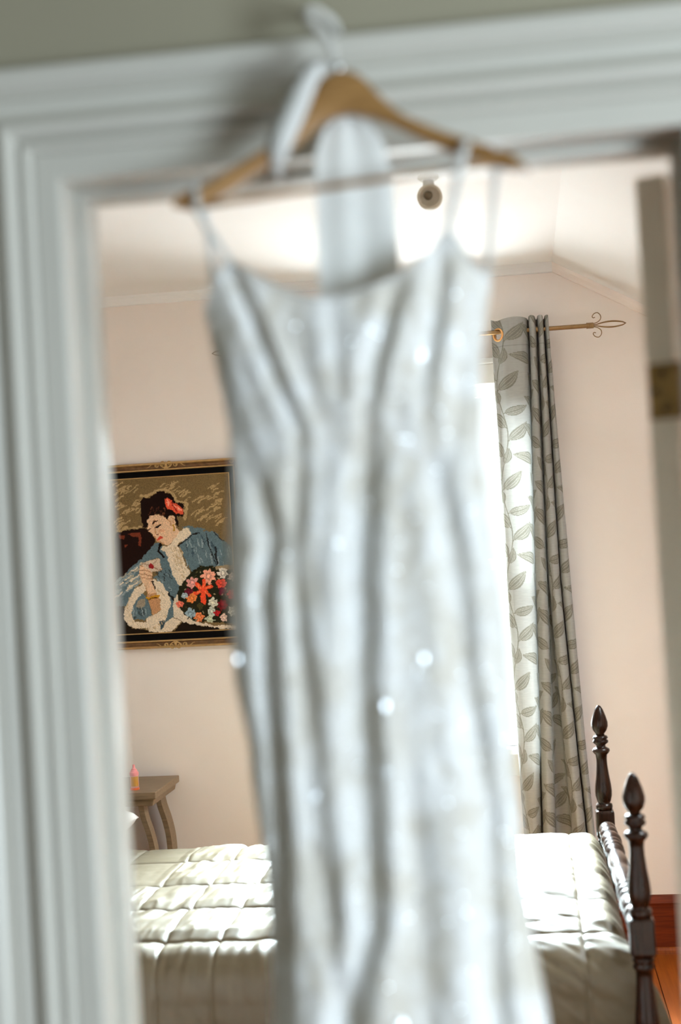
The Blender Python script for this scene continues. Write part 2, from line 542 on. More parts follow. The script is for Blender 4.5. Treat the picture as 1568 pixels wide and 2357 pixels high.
dx0, dx1, dy0, dy1 = DX0 + 0.004, DX1 - 0.004, 1.704, 1.741
dbox('stile', dx1 - 0.11, dx1, dy0, dy1, 0.01, 2.02, M['door_paint'], door)
dbox('stile', dx0, dx0 + 0.11, dy0, dy1, 0.01, 2.02, M['door_paint'], door)
for z0, z1 in ((0.01, 0.22), (0.86, 1.0), (1.9, 2.02)):
    dbox('rail', dx0 + 0.11, dx1 - 0.11, dy0, dy1, z0, z1, M['door_paint'], door)
for z0, z1 in ((0.22, 0.86), (1.0, 1.9)):
    dbox('panel', dx0 + 0.11, dx1 - 0.11, dy0 + 0.012, dy1 - 0.012, z0, z1, M['door_paint'], door)
for z0 in (1.722, 0.25):
    hg = dbox('hinge', dx1 - 0.001, dx1 + 0.003, dy0 + 0.003, dy1 + 0.004, z0, z0 + 0.068, M['old_brass'], door, 0.001)
    tag(hg, 'aged brass butt hinge')
    for zz, yy in ((z0 + 0.012, dy0 + 0.022), (z0 + 0.034, dy0 + 0.012), (z0 + 0.056, dy0 + 0.022)):
        v, f = lathe([(0.0045, 0), (0.0045, 0.001), (0.003, 0.0016)], (dx1 + 0.003, yy, zz), (1, 0, 0), 12)
        obj('screw', [dpt(p) for p in v], f, M['dark_metal'], hg)
    v, f = lathe([(0.005, 0), (0.005, 0.068)], (pin[0], pin[1], z0), seg=12)
    obj('knuckle', v, f, M['old_brass'], hg, smooth=False)
v, f = lathe([(0.026, 0), (0.026, 0.004), (0.01, 0.008), (0.01, 0.03), (0.024, 0.04), (0.027, 0.052), (0.018, 0.062), (0.0, 0.064)], (dx0 + 0.06, dy0, 1.0), (0, -1, 0), 20)
obj('knob', [dpt(p) for p in v], f, M['old_brass'], door, smooth=True)

# bedroom window (behind the dress)


def window(name, label, along, c0, c1, z0, z1, face, depth, sign):
    """along 'x' : hole spans x in wall y=face..face+depth ; along 'y' : spans y in wall x=face..face-depth"""
    def bb(a0, a1, d0, d1, zz0, zz1):
        if along == 'x': return box_vf(a0, a1, min(face + sign * d0, face + sign * d1), max(face + sign * d0, face + sign * d1), zz0, zz1)
        return box_vf(min(face + sign * d0, face + sign * d1), max(face + sign * d0, face + sign * d1), a0, a1, zz0, zz1)
    base = ((c0 + c1) / 2, face, z0) if along == 'x' else (face, (c0 + c1) / 2, z0)
    w = thing(name, base, label, kind='structure')
    cw = 0.085
    for nm, q in (('casing', (c0 - cw, c0, -0.02, 0, z0, z1)), ('casing', (c1, c1 + cw, -0.02, 0, z0, z1)),
                  ('head_casing', (c0 - cw, c1 + cw, -0.022, 0, z1, z1 + 0.075)), ('head_cap', (c0 - cw - 0.015, c1 + cw + 0.015, -0.04, 0, z1 + 0.075, z1 + 0.095)),
                  ('sill', (c0 - cw - 0.02, c1 + cw + 0.02, -0.055, 0.03, z0 - 0.025, z0)), ('apron', (c0 - cw, c1 + cw, -0.015, 0, z0 - 0.11, z0 - 0.025))):
        o = obj(nm, *bb(*q), M['window_white'], w); bevel(o, 0.004)
    t = 0.04
    zm = z0 + (z1 - z0) * 0.5
    for d0, zz0, zz1 in ((0.04, z0, zm + 0.02), (0.075, zm - 0.02, z1)):
        sa = obj('sash', *join([bb(c0, c0 + t, d0, d0 + 0.032, zz0, zz1), bb(c1 - t, c1, d0, d0 + 0.032, zz0, zz1),
                                bb(c0 + t, c1 - t, d0, d0 + 0.032, zz0, zz0 + t), bb(c0 + t, c1 - t, d0, d0 + 0.032, zz1 - t, zz1)]), M['window_white'], w)
        obj('pane', *bb(c0 + t, c1 - t, d0 + 0.013, d0 + 0.017, zz0 + t, zz1 - t), M['glass'], sa)
    return w


window('window_1', 'bright white sash window half hidden behind the leafy curtain', 'x', WX0, WX1, WZ0, WZ1, YB, 0.14, 1)

w2 = thing('added_roof_window', (KX0, KY0, zc(KX0)), 'unseen white framed roof window, added to let in fill light', kind='structure')  # made-up opening out of view, admits the added fill lamp
sl_ = lambda a_, b_, y0_, y1_, h0, h1: prism([(a_, zc(a_) + h0), (b_, zc(b_) + h0), (b_, zc(b_) + h1), (a_, zc(a_) + h1)], 'y', y0_, y1_)
obj('added_roof_window_frame', *join([sl_(KX0, KX0 + 0.04, KY0, KY1, -0.01, 0.12), sl_(KX1 - 0.04, KX1, KY0, KY1, -0.01, 0.12), sl_(KX0 + 0.04, KX1 - 0.04, KY0, KY0 + 0.04, -0.01, 0.12),
                                sl_(KX0 + 0.04, KX1 - 0.04, KY1 - 0.04, KY1, -0.01, 0.12)]), M['window_white'], w2)
obj('pane', *sl_(KX0 + 0.04, KX1 - 0.04, KY0 + 0.04, KY1 - 0.04, 0.07, 0.075), M['glass'], w2)

# ------------------------------------------------------------------ bed
PX1, PY1, PX2, PY2 = 0.205, 4.50, 0.215, 3.27
bed = thing('four_post_bed', (-0.8, 3.9, 0), 'dark turned-wood post bed with low footboard below the window', 'bed')
post_prof = [(0.0, 1.036), (0.006, 1.033), (0.013, 1.022), (0.021, 1.000), (0.0255, 0.982), (0.0255, 0.970), (0.021, 0.957), (0.013, 0.947), (0.0135, 0.943),
             (0.021, 0.940), (0.024, 0.934), (0.019, 0.930), (0.024, 0.926), (0.024, 0.920), (0.015, 0.913), (0.0145, 0.907), (0.019, 0.904), (0.026, 0.900),
             (0.0275, 0.894), (0.024, 0.888), (0.018, 0.882), (0.0165, 0.868), (0.0170, 0.85), (0.020, 0.82), (0.0245, 0.79), (0.0262, 0.77), (0.0255, 0.755),
             (0.021, 0.738), (0.018, 0.732), (0.0245, 0.729), (0.026, 0.722), (0.0245, 0.713), (0.020, 0.710)]
leg_prof = [(0.020, 0.625), (0.0245, 0.621), (0.026, 0.614), (0.021, 0.608), (0.025, 0.603), (0.0245, 0.597), (0.019, 0.592), (0.0185, 0.58), (0.021, 0.54), (0.026, 0.49),
            (0.0275, 0.46), (0.023, 0.432), (0.019, 0.425), (0.026, 0.420), (0.026, 0.412), (0.020, 0.406), (0.022, 0.36), (0.024, 0.30), (0.024, 0.22), (0.020, 0.215),
            (0.025, 0.20), (0.020, 0.18), (0.018, 0.05), (0.022, 0.03), (0.022, 0.0)]


def bed_post(px, py, dz=0.0):
    p_ = obj('post', *lathe([(r, h + dz) for r, h in leg_prof], (px, py, 0)), M['dark_wood'], bed, smooth=True)
    obj('finial', *lathe([(r, h) for r, h in post_prof[:9]], (px, py, dz)), M['dark_wood'], p_, smooth=True)
    obj('turned_shaft', *lathe([(r, h) for r, h in post_prof[8:]], (px, py, dz)), M['dark_wood'], p_, smooth=True)
    h = 0.0285
    bevel(obj('block', *box_vf(px - h, px + h, py - h, py + h, 0.625 + dz, 0.712 + dz), M['dark_wood'], p_), 0.009, 3)
    return p_


bed_post(PX1, PY1)
bed_post(PX2, PY2)
bed_post(-1.86, PY1, 0.0)
bed_post(-1.86, PY2, 0.0)
# turned top rail of the footboard
half = [(0.012, 0.028), (0.012, 0.07), (0.018, 0.082), (0.0265, 0.10), (0.0265, 0.125), (0.018, 0.142), (0.022, 0.147), (0.027, 0.157), (0.027, 0.182), (0.020, 0.196),
        (0.0165, 0.200), (0.023, 0.206), (0.026, 0.222), (0.030, 0.250), (0.030, 0.275), (0.019, 0.295), (0.017, 0.298), (0.026, 0.305), (0.028, 0.322), (0.026, 0.336), (0.019, 0.342),
        (0.026, 0.348), (0.029, 0.366), (0.026, 0.384), (0.019, 0.390), (0.026, 0.396), (0.028, 0.412), (0.019, 0.428), (0.017, 0.434),
        (0.021, 0.445), (0.026, 0.49), (0.028, 0.54), (0.027, 0.585), (0.022, 0.60)]
Lr = PY1 - PY2
full = half + [(r, Lr - h) for r, h in half[::-1]]
dirv = np.array([PX2 - PX1, PY2 - PY1, 0]) / np.hypot(PX2 - PX1, PY2 - PY1)
obj('footboard_rail', *lathe(full, (PX1, PY1, 0.668), dirv, 24), M['dark_wood'], bed, smooth=True)
box('footboard_panel', 0.198, 0.22, PY2 + 0.02, PY1 - 0.02, 0.24, 0.44, M['dark_wood'], bed, 0.004)
box('headboard_panel', -1.872, -1.848, PY2 + 0.02, PY1 - 0.02, 0.4, 0.92, M['dark_wood'], bed, 0.004)
box('side_rail', -1.84, 0.19, PY2 - 0.012, PY2 + 0.016, 0.26, 0.38, M['dark_wood'], bed, 0.003)
box('side_rail', -1.84, 0.19, PY1 - 0.016, PY1 + 0.012, 0.26, 0.38, M['dark_wood'], bed, 0.003)
o = box('mattress', -1.83, 0.16, PY2 + 0.12, PY1 - 0.04, 0.30, 0.565, M['mattress'], None, 0.05, base=(-0.8, 3.9, 0.3))
tag(o, 'cream mattress under the quilt', 'mattress')

# quilt: a grid draped over the mattress
path = catmull(np.array([(4.66, 0.12), (4.655, 0.35), (4.645, 0.50), (4.615, 0.575), (4.55, 0.610), (4.40, 0.622), (4.1, 0.626), (3.8, 0.625), (3.55, 0.620), (3.45, 0.612), (3.392, 0.592),
                         (3.357, 0.545), (3.345, 0.45), (3.342, 0.25), (3.345, 0.10)]), 40)
seg_l = np.hypot(*np.diff(path, axis=0).T)
arc = np.concatenate([[0], np.cumsum(seg_l)])
nv, nu = 460, 560
va = np.linspace(0, arc[-1], nv)
py_ = np.interp(va, arc, path[:, 0]); pz_ = np.interp(va, arc, path[:, 1])
tn = np.stack([np.gradient(py_), np.gradient(pz_)], 1); tn /= np.linalg.norm(tn, axis=1)[:, None]
nrm = np.stack([tn[:, 1], -tn[:, 0]], 1)     # outward (up on top)
if nrm[nv // 2, 1] < 0: nrm = -nrm
uu = np.linspace(0, 1, nu)
U, VA = np.meshgrid(uu, va)
YY = np.repeat(py_[:, None], nu, 1); ZZ = np.repeat(pz_[:, None], nu, 1)
NY = np.repeat(nrm[:, 0][:, None], nu, 1); NZ = np.repeat(nrm[:, 1][:, None], nu, 1)
drop = np.clip((3.44 - YY) / 0.09, 0, 1) * np.clip((0.60 - ZZ) / 0.30, 0, 1)
xr = 0.192 + 0.125 * drop ** 0.6
XX = -1.80 + (xr + 1.80) * U
edge_y = np.interp(3.46, py_[::-1], va[::-1])
seams_v = [np.interp(s, py_[::-1], va[::-1]) for s in (4.31, 4.0, 3.75, 3.475)]
seams_v = seams_v + [seams_v[-1] + 0.285, seams_v[-1] + 0.57, seams_v[0] - 0.3]
seams_x = [0.09, -0.215, -0.52, -0.80, -0.94, -1.085, -1.27, -1.55]
wob = 0.012 * fbm(XX * 6, VA * 6, 3)
dv = np.min(np.abs(VA[None] + wob - np.array(seams_v)[:, None, None]), 0)
dx = np.min(np.abs(XX[None] + wob - np.array(seams_x)[:, None, None]), 0)
puff = 0.0065 * (1 - np.exp(-dv / 0.035)) * (0.45 + 0.55 * (1 - np.exp(-dx / 0.03))) - 0.005 * np.exp(-(dv / 0.006) ** 2) - 0.004 * np.exp(-(dx / 0.006) ** 2)
right = np.clip((XX + 0.55) / 0.3, 0, 1)
# pulled wrinkles: ridged, slanting near the foot end, running across near the head end
def ridge(a): return 1 - np.abs(a) * 2.0
warp = fbm(XX * 3, VA * 3, 3) * 0.9
w1 = ridge(fbm(XX * 3.2 + VA * 5.0 + warp, VA * 17 - XX * 9 + warp * 2, 3))
w2 = ridge(fbm(XX * 15 + warp * 2 + VA * 3, VA * 5.0 + warp, 3))
topm = np.clip((ZZ - 0.50) / 0.08, 0, 1)
smooth_panel = np.clip((-1.085 - XX) / 0.03, 0, 1) * np.clip((YY - 3.95) / 0.1, 0, 1)
wr = (right * w1 * 0.020 + (1 - right) * w2 * 0.018) * (0.25 + 0.75 * topm) * (1 - 0.85 * smooth_panel)
wr += 0.006 * fbm(XX * 9 + 5, VA * 9, 4)
wr *= 0.35 + 0.65 * np.clip(dv / 0.05, 0, 1)
disp = puff + wr - 0.006 + 0.004 * smooth_panel
endc = np.clip((U - 0.975) / 0.025, 0, 1)
PQ = np.stack([XX, YY + NY * disp, ZZ + NZ * disp - 0.05 * endc ** 2 * topm * np.clip((YY - 3.40) / 0.1, 0, 1)], -1)
PQ[..., 1] += np.where(ZZ < 0.58, 0.012 * np.sin(XX * 14 + 2 * fbm(XX * 4, VA, 2)) * np.clip((0.58 - ZZ) / 0.3, 0, 1) * (YY < 4), 0)
q = grid_obj('quilt', PQ, M['quilt'], base=(-0.8, 3.9, 0.1), thick=0.006)
tag(q, 'puckered off-white quilt spread over the bed and hanging down its side', 'quilt')

# pillow at the head end
a = np.linspace(-1, 1, 60); A, B = np.meshgrid(a, a)
hgt = np.clip((1 - np.abs(A) ** 2.6) * (1 - np.abs(B) ** 2.6), 0, 1) ** 0.3
pin_ = 1 + 0.05 * (np.abs(A) ** 4 * np.abs(B) ** 4) - 0.04 * ((1 - A ** 2) * np.abs(B) ** 6 + (1 - B ** 2) * np.abs(A) ** 6)
pc = np.array([-1.565, 4.27, 0.71])
top = np.stack([pc[0] + 0.235 * A * pin_, pc[1] + 0.335 * B * pin_, pc[2] + 0.075 * hgt + 0.008 * fbm(A * 3, B * 3)], -1)
bot = top.copy(); bot[..., 2] = pc[2] - 0.06 * hgt - 0.0005
nn = a.size
Vp = np.concatenate([top.reshape(-1, 3), bot.reshape(-1, 3)])
ii = np.arange(nn * nn).reshape(nn, nn)
F1 = np.stack([ii[:-1, :-1], ii[:-1, 1:], ii[1:, 1:], ii[1:, :-1]], -1).reshape(-1, 4)
F2 = F1[:, ::-1] + nn * nn
rim = list(ii[0, :]) + list(ii[1:, -1]) + list(ii[-1, -2::-1]) + list(ii[-2:0:-1, 0])
F3 = [(rim[(k + 1) % len(rim)], rim[k], rim[k] + nn * nn, rim[(k + 1) % len(rim)] + nn * nn) for k in range(len(rim))]
o = obj('pillow', Vp, list(map(tuple, F1)) + list(map(tuple, F2)) + F3, M['pillow'], smooth=True, base=(-1.575, 4.27, 0.62))
tag(o, 'white pillow corner peeking past the left door jamb', 'pillow')

# ------------------------------------------------------------------ side table with toy bottle
tb = thing('side_table', (-1.66, 5.21, 0), 'weathered brown side table with curved legs under the framed picture', 'table')
o = box('table_top', -1.955, -1.368, 5.03, 5.392, 0.694, 0.720, M['table_wood'], tb, 0.003)
o = obj('apron', *prism([(-1.94, 0.668), (-1.384, 0.668), (-1.378, 0.694), (-1.946, 0.694)], 'y', 5.044, 5.38), M['table_wood'], tb); bevel(o, 0.003)
cl = catmull(np.array([(-1.432, 0.668), (-1.424, 0.62), (-1.408, 0.565), (-1.396, 0.50), (-1.394, 0.42), (-1.404, 0.32), (-1.422, 0.22), (-1.428, 0.12), (-1.412, 0.05), (-1.392, 0.0)]), 6)
for mir in (1, -1):
    for y0, y1 in ((5.056, 5.105), (5.29, 5.365)):
        polyL = [(x_ - 0.010, z_) for x_, z_ in cl]; polyR = [(x_ + 0.010, z_) for x_, z_ in cl]
        poly = polyR + polyL[::-1]
        if mir < 0: poly = [(-3.323 - x_, z_) for x_, z_ in poly][::-1]
        nq = len(cl); nP = len(poly)
        V = [(x_, y0, z_) for x_, z_ in poly] + [(x_, y1, z_) for x_, z_ in poly]
        F = []
        for k in range(nq - 1):
            j = nP - 1 - k
            F += [(k, k + 1, j - 1, j), (nP + k, nP + j, nP + j - 1, nP + k + 1)]
        F += [(k, (k + 1) % nP, nP + (k + 1) % nP, nP + k)[::-1] for k in range(nP)]
        obj('leg', V, F, M['table_wood'], tb)
bt = thing('toy_bottle', (-1.463, 5.10, 0.7205), 'small pink toy baby bottle with orange drink on the side table', 'toy bottle')
bo = (-1.463, 5.10, 0.7205)
obj('base', *lathe([(0.0, 0), (0.0175, 0), (0.0175, 0.006), (0.0155, 0.008), (0.0, 0.008)], bo, caps=False), M['orange'], bt, smooth=False)
obj('bottle_body', *lathe([(0.0155, 0.008), (0.0160, 0.012), (0.0160, 0.046), (0.0150, 0.052)], bo), M['bottle_plastic'], bt, smooth=False)
v, f = [], []
for k in range(9):
    aa = math.radians(-120 + k * 12)
    for zz in (0.014, 0.049):
        v.append((bo[0] + 0.0166 * math.cos(aa), bo[1] + 0.0166 * math.sin(aa), bo[2] + zz))
f = [(2 * k, 2 * k + 2, 2 * k + 3, 2 * k + 1) for k in range(8)]
o = obj('liquid_window', v, f, M['amber'], bt)
s_ = o.modifiers.new('thickness', 'SOLIDIFY'); s_.thickness = 0.0012; s_.offset = 0
obj('cap', *lathe([(0.0165, 0.052), (0.017, 0.055), (0.017, 0.063), (0.014, 0.066), (0.0105, 0.074)], bo), M['pink'], bt, smooth=False)
obj('nipple', *lathe([(0.0105, 0.074), (0.006, 0.078), (0.0045, 0.083), (0.0052, 0.088), (0.003, 0.092), (0.0, 0.0925)], bo), M['pink'], bt, smooth=True)

# ------------------------------------------------------------------ framed needlepoint picture
FX0, FX1, FZ0, FZ1 = -1.645, -1.057, 1.213, 1.934
pic = thing('framed_picture', ((FX0 + FX1) / 2, YB, FZ0), 'gilt framed needlepoint of a woman in blue with a bouquet', 'picture')
fp = [(0.0, 0.0), (0.0, 0.018), (0.003, 0.024), (0.007, 0.026), (0.010, 0.022), (0.016, 0.017), (0.022, 0.016), (0.026, 0.020), (0.029, 0.018), (0.032, 0.012), (0.032, 0.0)]


def frame_side(name, k, prof_, x0, x1, z0, z1, mat, parent):
    """one mitred side of a rectangular frame; prof_ = (inset, depth)"""
    n = len(prof_); V = []
    for e in (0, 1):
        for u, h in prof_:
            if k == 0: p = (x0 + u if e == 0 else x1 - u, z1 - u)
            elif k == 1: p = (x1 - u, z1 - u if e == 0 else z0 + u)
            elif k == 2: p = (x1 - u if e == 0 else x0 + u, z0 + u)
            else: p = (x0 + u, z0 + u if e == 0 else z1 - u)
            V.append((p[0], YB - 0.002 - h, p[1]))
    F = [(i, i + 1, n + i + 1, n + i) for i in range(n - 1)] + [(0, n, 2 * n - 1, n - 1)]
    return obj(name, V, F, mat, parent)


edge_p = [(0.0255, 0.019), (0.027, 0.0215), (0.030, 0.0205), (0.032, 0.016)]
for k in range(4):
    fs = frame_side('frame_side', k, fp, FX0, FX1, FZ0, FZ1, M['frame_gold'], pic)
    frame_side('gilt_edge', k, edge_p, FX0, FX1, FZ0, FZ1, M['gold_edge'], fs)
    frame_side('gilt_outer_edge', k, [(0.001, 0.0215), (0.004, 0.026), (0.007, 0.0272), (0.0095, 0.0235)], FX0, FX1, FZ0, FZ1, M['gold_edge'], fs)
box('mat_board', FX0 + 0.03, FX1 - 0.03, YB - 0.008, YB - 0.003, FZ0 + 0.03, FZ1 - 0.03, M['black_mat'], pic)
for k in range(4):
    frame_side('fillet', k, [(0.0, 0.006), (0.0, 0.010), (0.002, 0.011), (0.004, 0.009), (0.004, 0.006)], FX0 + 0.050, FX1 - 0.050, FZ0 + 0.057, FZ1 - 0.055, M['gold_edge'], pic)


def scroll(cx, cz, sx, sz, turns=1.4, r0=0.010):
    t = np.linspace(0, 1, 26)
    a_ = t * turns * 2 * PI
    r_ = r0 * (1 - 0.8 * t)
    return np.stack([cx + sx * (r_ * np.cos(a_)), np.full(26, YB - 0.022 - 0.003), cz + sz * r_ * np.sin(a_)], 1)


for cz, sgn in ((FZ1 - 0.012, 1), (FZ0 + 0.012, -1)):
    cx = (FX0 + FX1) / 2
    pts = []
    for sx in (1, -1):
        pts.append(tube(scroll(cx + sx * 0.014, cz + sgn * 0.004, -sx, sgn), np.linspace(0.0032, 0.0014, 26), 6))
        pts.append(tube(scroll(cx + sx * 0.036, cz, sx, -sgn, 1.2, 0.008), np.linspace(0.0028, 0.0012, 26), 6))
        tt = np.linspace(0, 1, 14)
        pts.append(tube(np.stack([cx + sx * (0.04 + 0.036 * tt), np.full(14, YB - 0.024), cz + sgn * (0.006 * np.sin(tt * 5))], 1), 0.0030 * (1 - tt) + 0.0007, 6))
        pts.append(tube(np.stack([cx + sx * (0.004 + 0.022 * tt), np.full(14, YB - 0.026), cz - sgn * (0.010 - 0.012 * tt ** 2)], 1), 0.0028 * (1 - tt) + 0.0008, 6))
    pts.append(lathe([(0.0, -0.004), (0.005, -0.002), (0.0065, 0.003), (0.003, 0.007), (0.0, 0.008)], (cx, YB - 0.023, cz - sgn * 0.002), (0, -1, 0), 12, caps=False))
    tt = np.linspace(0, 1, 10)
    for kx in (-0.006, 0, 0.006):
        pts.append(tube(np.stack([cx + kx * tt * 1.4, np.full(10, YB - 0.027), cz - sgn * (0.004 + 0.014 * tt)], 1), 0.0026 * (1 - tt) + 0.0008, 6))
        pts.append(tube(np.stack([cx + kx * tt * 2, np.full(10, YB - 0.025), cz + sgn * (0.004 + 0.011 * tt)], 1), 0.0024 * (1 - tt) + 0.0008, 6))
    obj('frame_ornament', *join(pts), M['gold_edge'], pic, smooth=True)
for cx, sx in ((FX0 + 0.012, 1), (FX1 - 0.012, -1)):
    for cz, sz in ((FZ1 - 0.012, -1), (FZ0 + 0.012, 1)):
        pts = [tube(scroll(cx + sx * 0.022, cz, sx, sz, 1.3, 0.009), np.linspace(0.003, 0.0012, 26), 6), tube(scroll(cx, cz + sz * 0.022, -sx, -sz, 1.3, 0.009), np.linspace(0.003, 0.0012, 26), 6),
               lathe([(0.0, -0.002), (0.007, -0.001), (0.007, 0.004), (0.0, 0.006)], (cx, YB - 0.024, cz), (0, -1, 0), 10, caps=False)]
        obj('corner_ornament', *join(pts), M['gold_edge'], pic, smooth=True)

# the stitched picture: a canvas of wool stitches, colours laid out as simple shapes
QX0, QX1, QZ0, QZ1 = FX0 + 0.053, FX1 - 0.053, FZ0 + 0.060, FZ1 - 0.058
GN, GM = 230, 184
jj, ii_ = np.meshgrid((np.arange(GM) + 0.5) / GM, (np.arange(GN) + 0.5) / GN)
# layout plane: unit square -> sketch units (TL,TR,BR,BL)
TL, TR, BR, BL = np.array([40, 412.]), np.array([1360, 318.]), np.array([1440, 2020.]), np.array([125, 2108.])
SK = ((1 - jj) * (1 - ii_))[..., None] * TL + (jj * (1 - ii_))[..., None] * TR + (jj * ii_)[..., None] * BR + ((1 - jj) * ii_)[..., None] * BL
SXg = SK[..., 0] + 36 * fbm(jj * 44, ii_ * 54, 3); SYg = SK[..., 1] + 36 * fbm(jj * 44 + 50, ii_ * 54, 3)
IMG = np.zeros((GN, GM, 3)); IMG[:] = (118, 95, 62)


def inpoly(poly):
    x_, y_ = SXg, SYg
    ins = np.zeros(x_.shape, bool)
    n = len(poly)
    for k in range(n):
        x1, y1 = poly[k]; x2, y2 = poly[(k + 1) % n]
        c = ((y1 > y_) != (y2 > y_)) & (x_ < (x2 - x1) * (y_ - y1) / (y2 - y1 + 1e-9) + x1)
        ins ^= c
    return ins


def paint(poly, col): IMG[inpoly(poly)] = col


def spot(x_, y_, r, col, petals=0, ph=0.0):
    d = np.hypot(SXg - x_, SYg - y_); a_ = np.arctan2(SYg - y_, SXg - x_)
    rr = r * (1 if petals == 0 else (0.86 + 0.14 * np.cos(petals * a_ + ph) + 0.5 * fbm(SXg / 22.0, SYg / 22.0, 2)))
    IMG[d < rr] = col


def stroke(pts, w, col):
    for (x1, y1), (x2, y2) in zip(pts[:-1], pts[1:]):
        L2 = (x2 - x1) ** 2 + (y2 - y1) ** 2 + 1e-9
        t = np.clip(((SXg - x1) * (x2 - x1) + (SYg - y1) * (y2 - y1)) / L2, 0, 1)
        IMG[np.hypot(SXg - x1 - t * (x2 - x1), SYg - y1 - t * (y2 - y1)) < w] = col


blue, blue2, blue3 = (92, 110, 116), (136, 148, 150), (62, 78, 86)
fur, fur2 = (226, 205, 178), (196, 168, 132)
skin, skin2 = (226, 184, 148), (190, 138, 96)
dark, hair, red = (32, 15, 10), (28, 13, 9), (150, 30, 34)
# scribbled light stitches of the backdrop
lr = random.Random(5)
for cx, cy, n in ((180, 470, 5), (200, 560, 6), (320, 520, 4), (180, 650, 5), (230, 720, 7), (350, 700, 7), (200, 860, 6), (230, 920, 4), (400, 600, 3), (700, 480, 5), (780, 450, 4), (870, 560, 6),
                  (1030, 620, 6), (1120, 610, 4), (1040, 730, 7), (1230, 640, 7), (1200, 740, 7), (1210, 460, 4), (1240, 560, 5), (1120, 830, 6), (1270, 830, 6), (900, 690, 4), (820, 480, 3)):
    for k in range(n):
        x_ = cx + lr.uniform(-55, 55); y_ = cy + lr.uniform(-45, 45); l = lr.uniform(12, 48)
        stroke([(x_ - l, y_ + l * 0.75), (x_ + l * 0.4, y_ - l * 0.3), (x_ + l, y_ - l * 0.5)], lr.uniform(4, 9), (172, 142, 98))
for x0_, y0_ in ((150, 960), (230, 945), (330, 930)): stroke([(x0_, y0_), (x0_ + 90, y0_ - 12)], 9, (172, 142, 98))
stroke([(410, 575), (470, 580), (540, 545), (600, 512), (670, 505), (740, 545), (785, 590), (800, 640), (900, 650), (905, 700), (880, 830)], 15, (172, 142, 98))
# dark chair
paint([(120, 985), (330, 945), (470, 930), (540, 1010), (565, 1070), (540, 1110), (440, 1260), (300, 1360), (200, 1490), (120, 1580)], dark)
paint([(265, 1000), (330, 985), (400, 985), (402, 1032), (330, 1030)], (112, 50, 32)); paint([(385, 1030), (412, 1030), (410, 1132), (388, 1130)], (112, 50, 32))
paint([(220, 1112), (256, 1110), (236, 1152)], (112, 50, 32)); paint([(155, 1012), (232, 1022), (225, 1062), (165, 1048)], (112, 50, 32))
paint([(120, 1790), (220, 1790), (220, 1950), (300, 2030), (480, 2050), (760, 2060), (860, 1950), (1080, 2000), (1460, 2010), (1460, 2120), (120, 2120)], (30, 20, 12))
# blue robe
paint([(560, 1090), (620, 1100), (700, 1220), (770, 1430), (850, 1560), (780, 1700), (760, 1900), (640, 2040), (560, 1900), (720, 1700), (600, 1500), (540, 1470), (640, 1380), (600, 1250), (400, 1320), (350, 1500),
       (160, 1760), (120, 1800), (120, 1540), (280, 1390), (420, 1260), (500, 1160)], blue)
paint([(820, 1110), (930, 1000), (1060, 955), (1200, 960), (1260, 1010), (1330, 1080), (1470, 1180), (1470, 1350), (1180, 1340), (960, 1400), (900, 1300), (850, 1180)], blue)
paint([(850, 912), (960, 900), (1105, 940), (1060, 962), (940, 992), (880, 935)], blue)
paint([(120, 1540), (270, 1395), (330, 1335), (400, 1310), (400, 1400), (430, 1520), (350, 1570), (290, 1700), (240, 1790), (120, 1800)], blue)
for k in range(46):
    x_ = lr.uniform(140, 420); y_ = 1330 + (420 - x_) * 0.75 + lr.uniform(-30, 190); l = lr.uniform(15, 60)
    stroke([(x_ - l, y_ + l * 0.7), (x_ + l * 0.6, y_ - l * 0.5)], lr.uniform(4, 11), lr.choice([blue2, fur, blue2, (170, 160, 140)]))
for k in range(30):
    x_ = lr.uniform(860, 1400); y_ = lr.uniform(1000, 1320)
    if y_ < 1000 + abs(x_ - 1120) * 0.3: continue
    stroke([(x_, y_ - lr.uniform(15, 60)), (x_ + 12, y_ + 40)], lr.uniform(3, 8), lr.choice([blue2, blue2, blue3]))
stroke([(820, 1115), (900, 1050), (960, 1000), (1040, 975)], 7, (28, 24, 22)); stroke([(1125, 990), (1140, 1090), (1160, 1180)], 6, (30, 28, 28)); stroke([(1215, 1140), (1225, 1230), (1240, 1310)], 11, (34, 34, 36))
stroke([(1170, 1180), (1200, 1260), (1225, 1320)], 6, (30, 28, 28)); stroke([(1200, 970), (1250, 1020), (1310, 1060)], 6, (40, 40, 42))
for k in range(24):
    x_ = lr.uniform(560, 720); y_ = lr.uniform(1380, 1680)
    stroke([(x_, y_), (x_ + lr.uniform(10, 40), y_ + 35)], 5, lr.choice([blue3, (46, 48, 46), blue2]))
stroke([(640, 1600), (720, 1660), (760, 1720)], 14, (30, 28, 26)); stroke([(620, 1110), (600, 1180), (650, 1250)], 13, (24, 14, 10))
# fur edges
paint([(440, 1530), (330, 1600), (270, 1720), (225, 1830), (215, 1930), (270, 2010), (380, 2040), (470, 2020), (500, 2060), (640, 2075), (740, 2055), (840, 1950), (750, 1900), (640, 1990), (700, 1860),
       (735, 1760), (700, 1640), (630, 1540), (540, 1480), (520, 1520), (570, 1650), (625, 1720), (600, 1850), (520, 1890), (470, 1900), (450, 1960), (340, 1960), (300, 1880), (330, 1760), (420, 1650), (460, 1600)], fur)
paint([(420, 1650), (480, 1700), (530, 1880), (470, 1910), (440, 1940), (330, 1930), (300, 1870), (340, 1740)], blue)
paint([(370, 1730), (440, 1700), (455, 1780), (410, 1820), (350, 1800)], (150, 135, 115))
for k in range(12):
    x_ = lr.uniform(310, 450); stroke([(x_, lr.uniform(1800, 1850)), (x_ + 15, lr.uniform(1870, 1925))], 5, lr.choice([blue2, (60, 70, 72)]))
paint([(600, 1950), (660, 1930), (650, 2020), (620, 2040)], blue3)
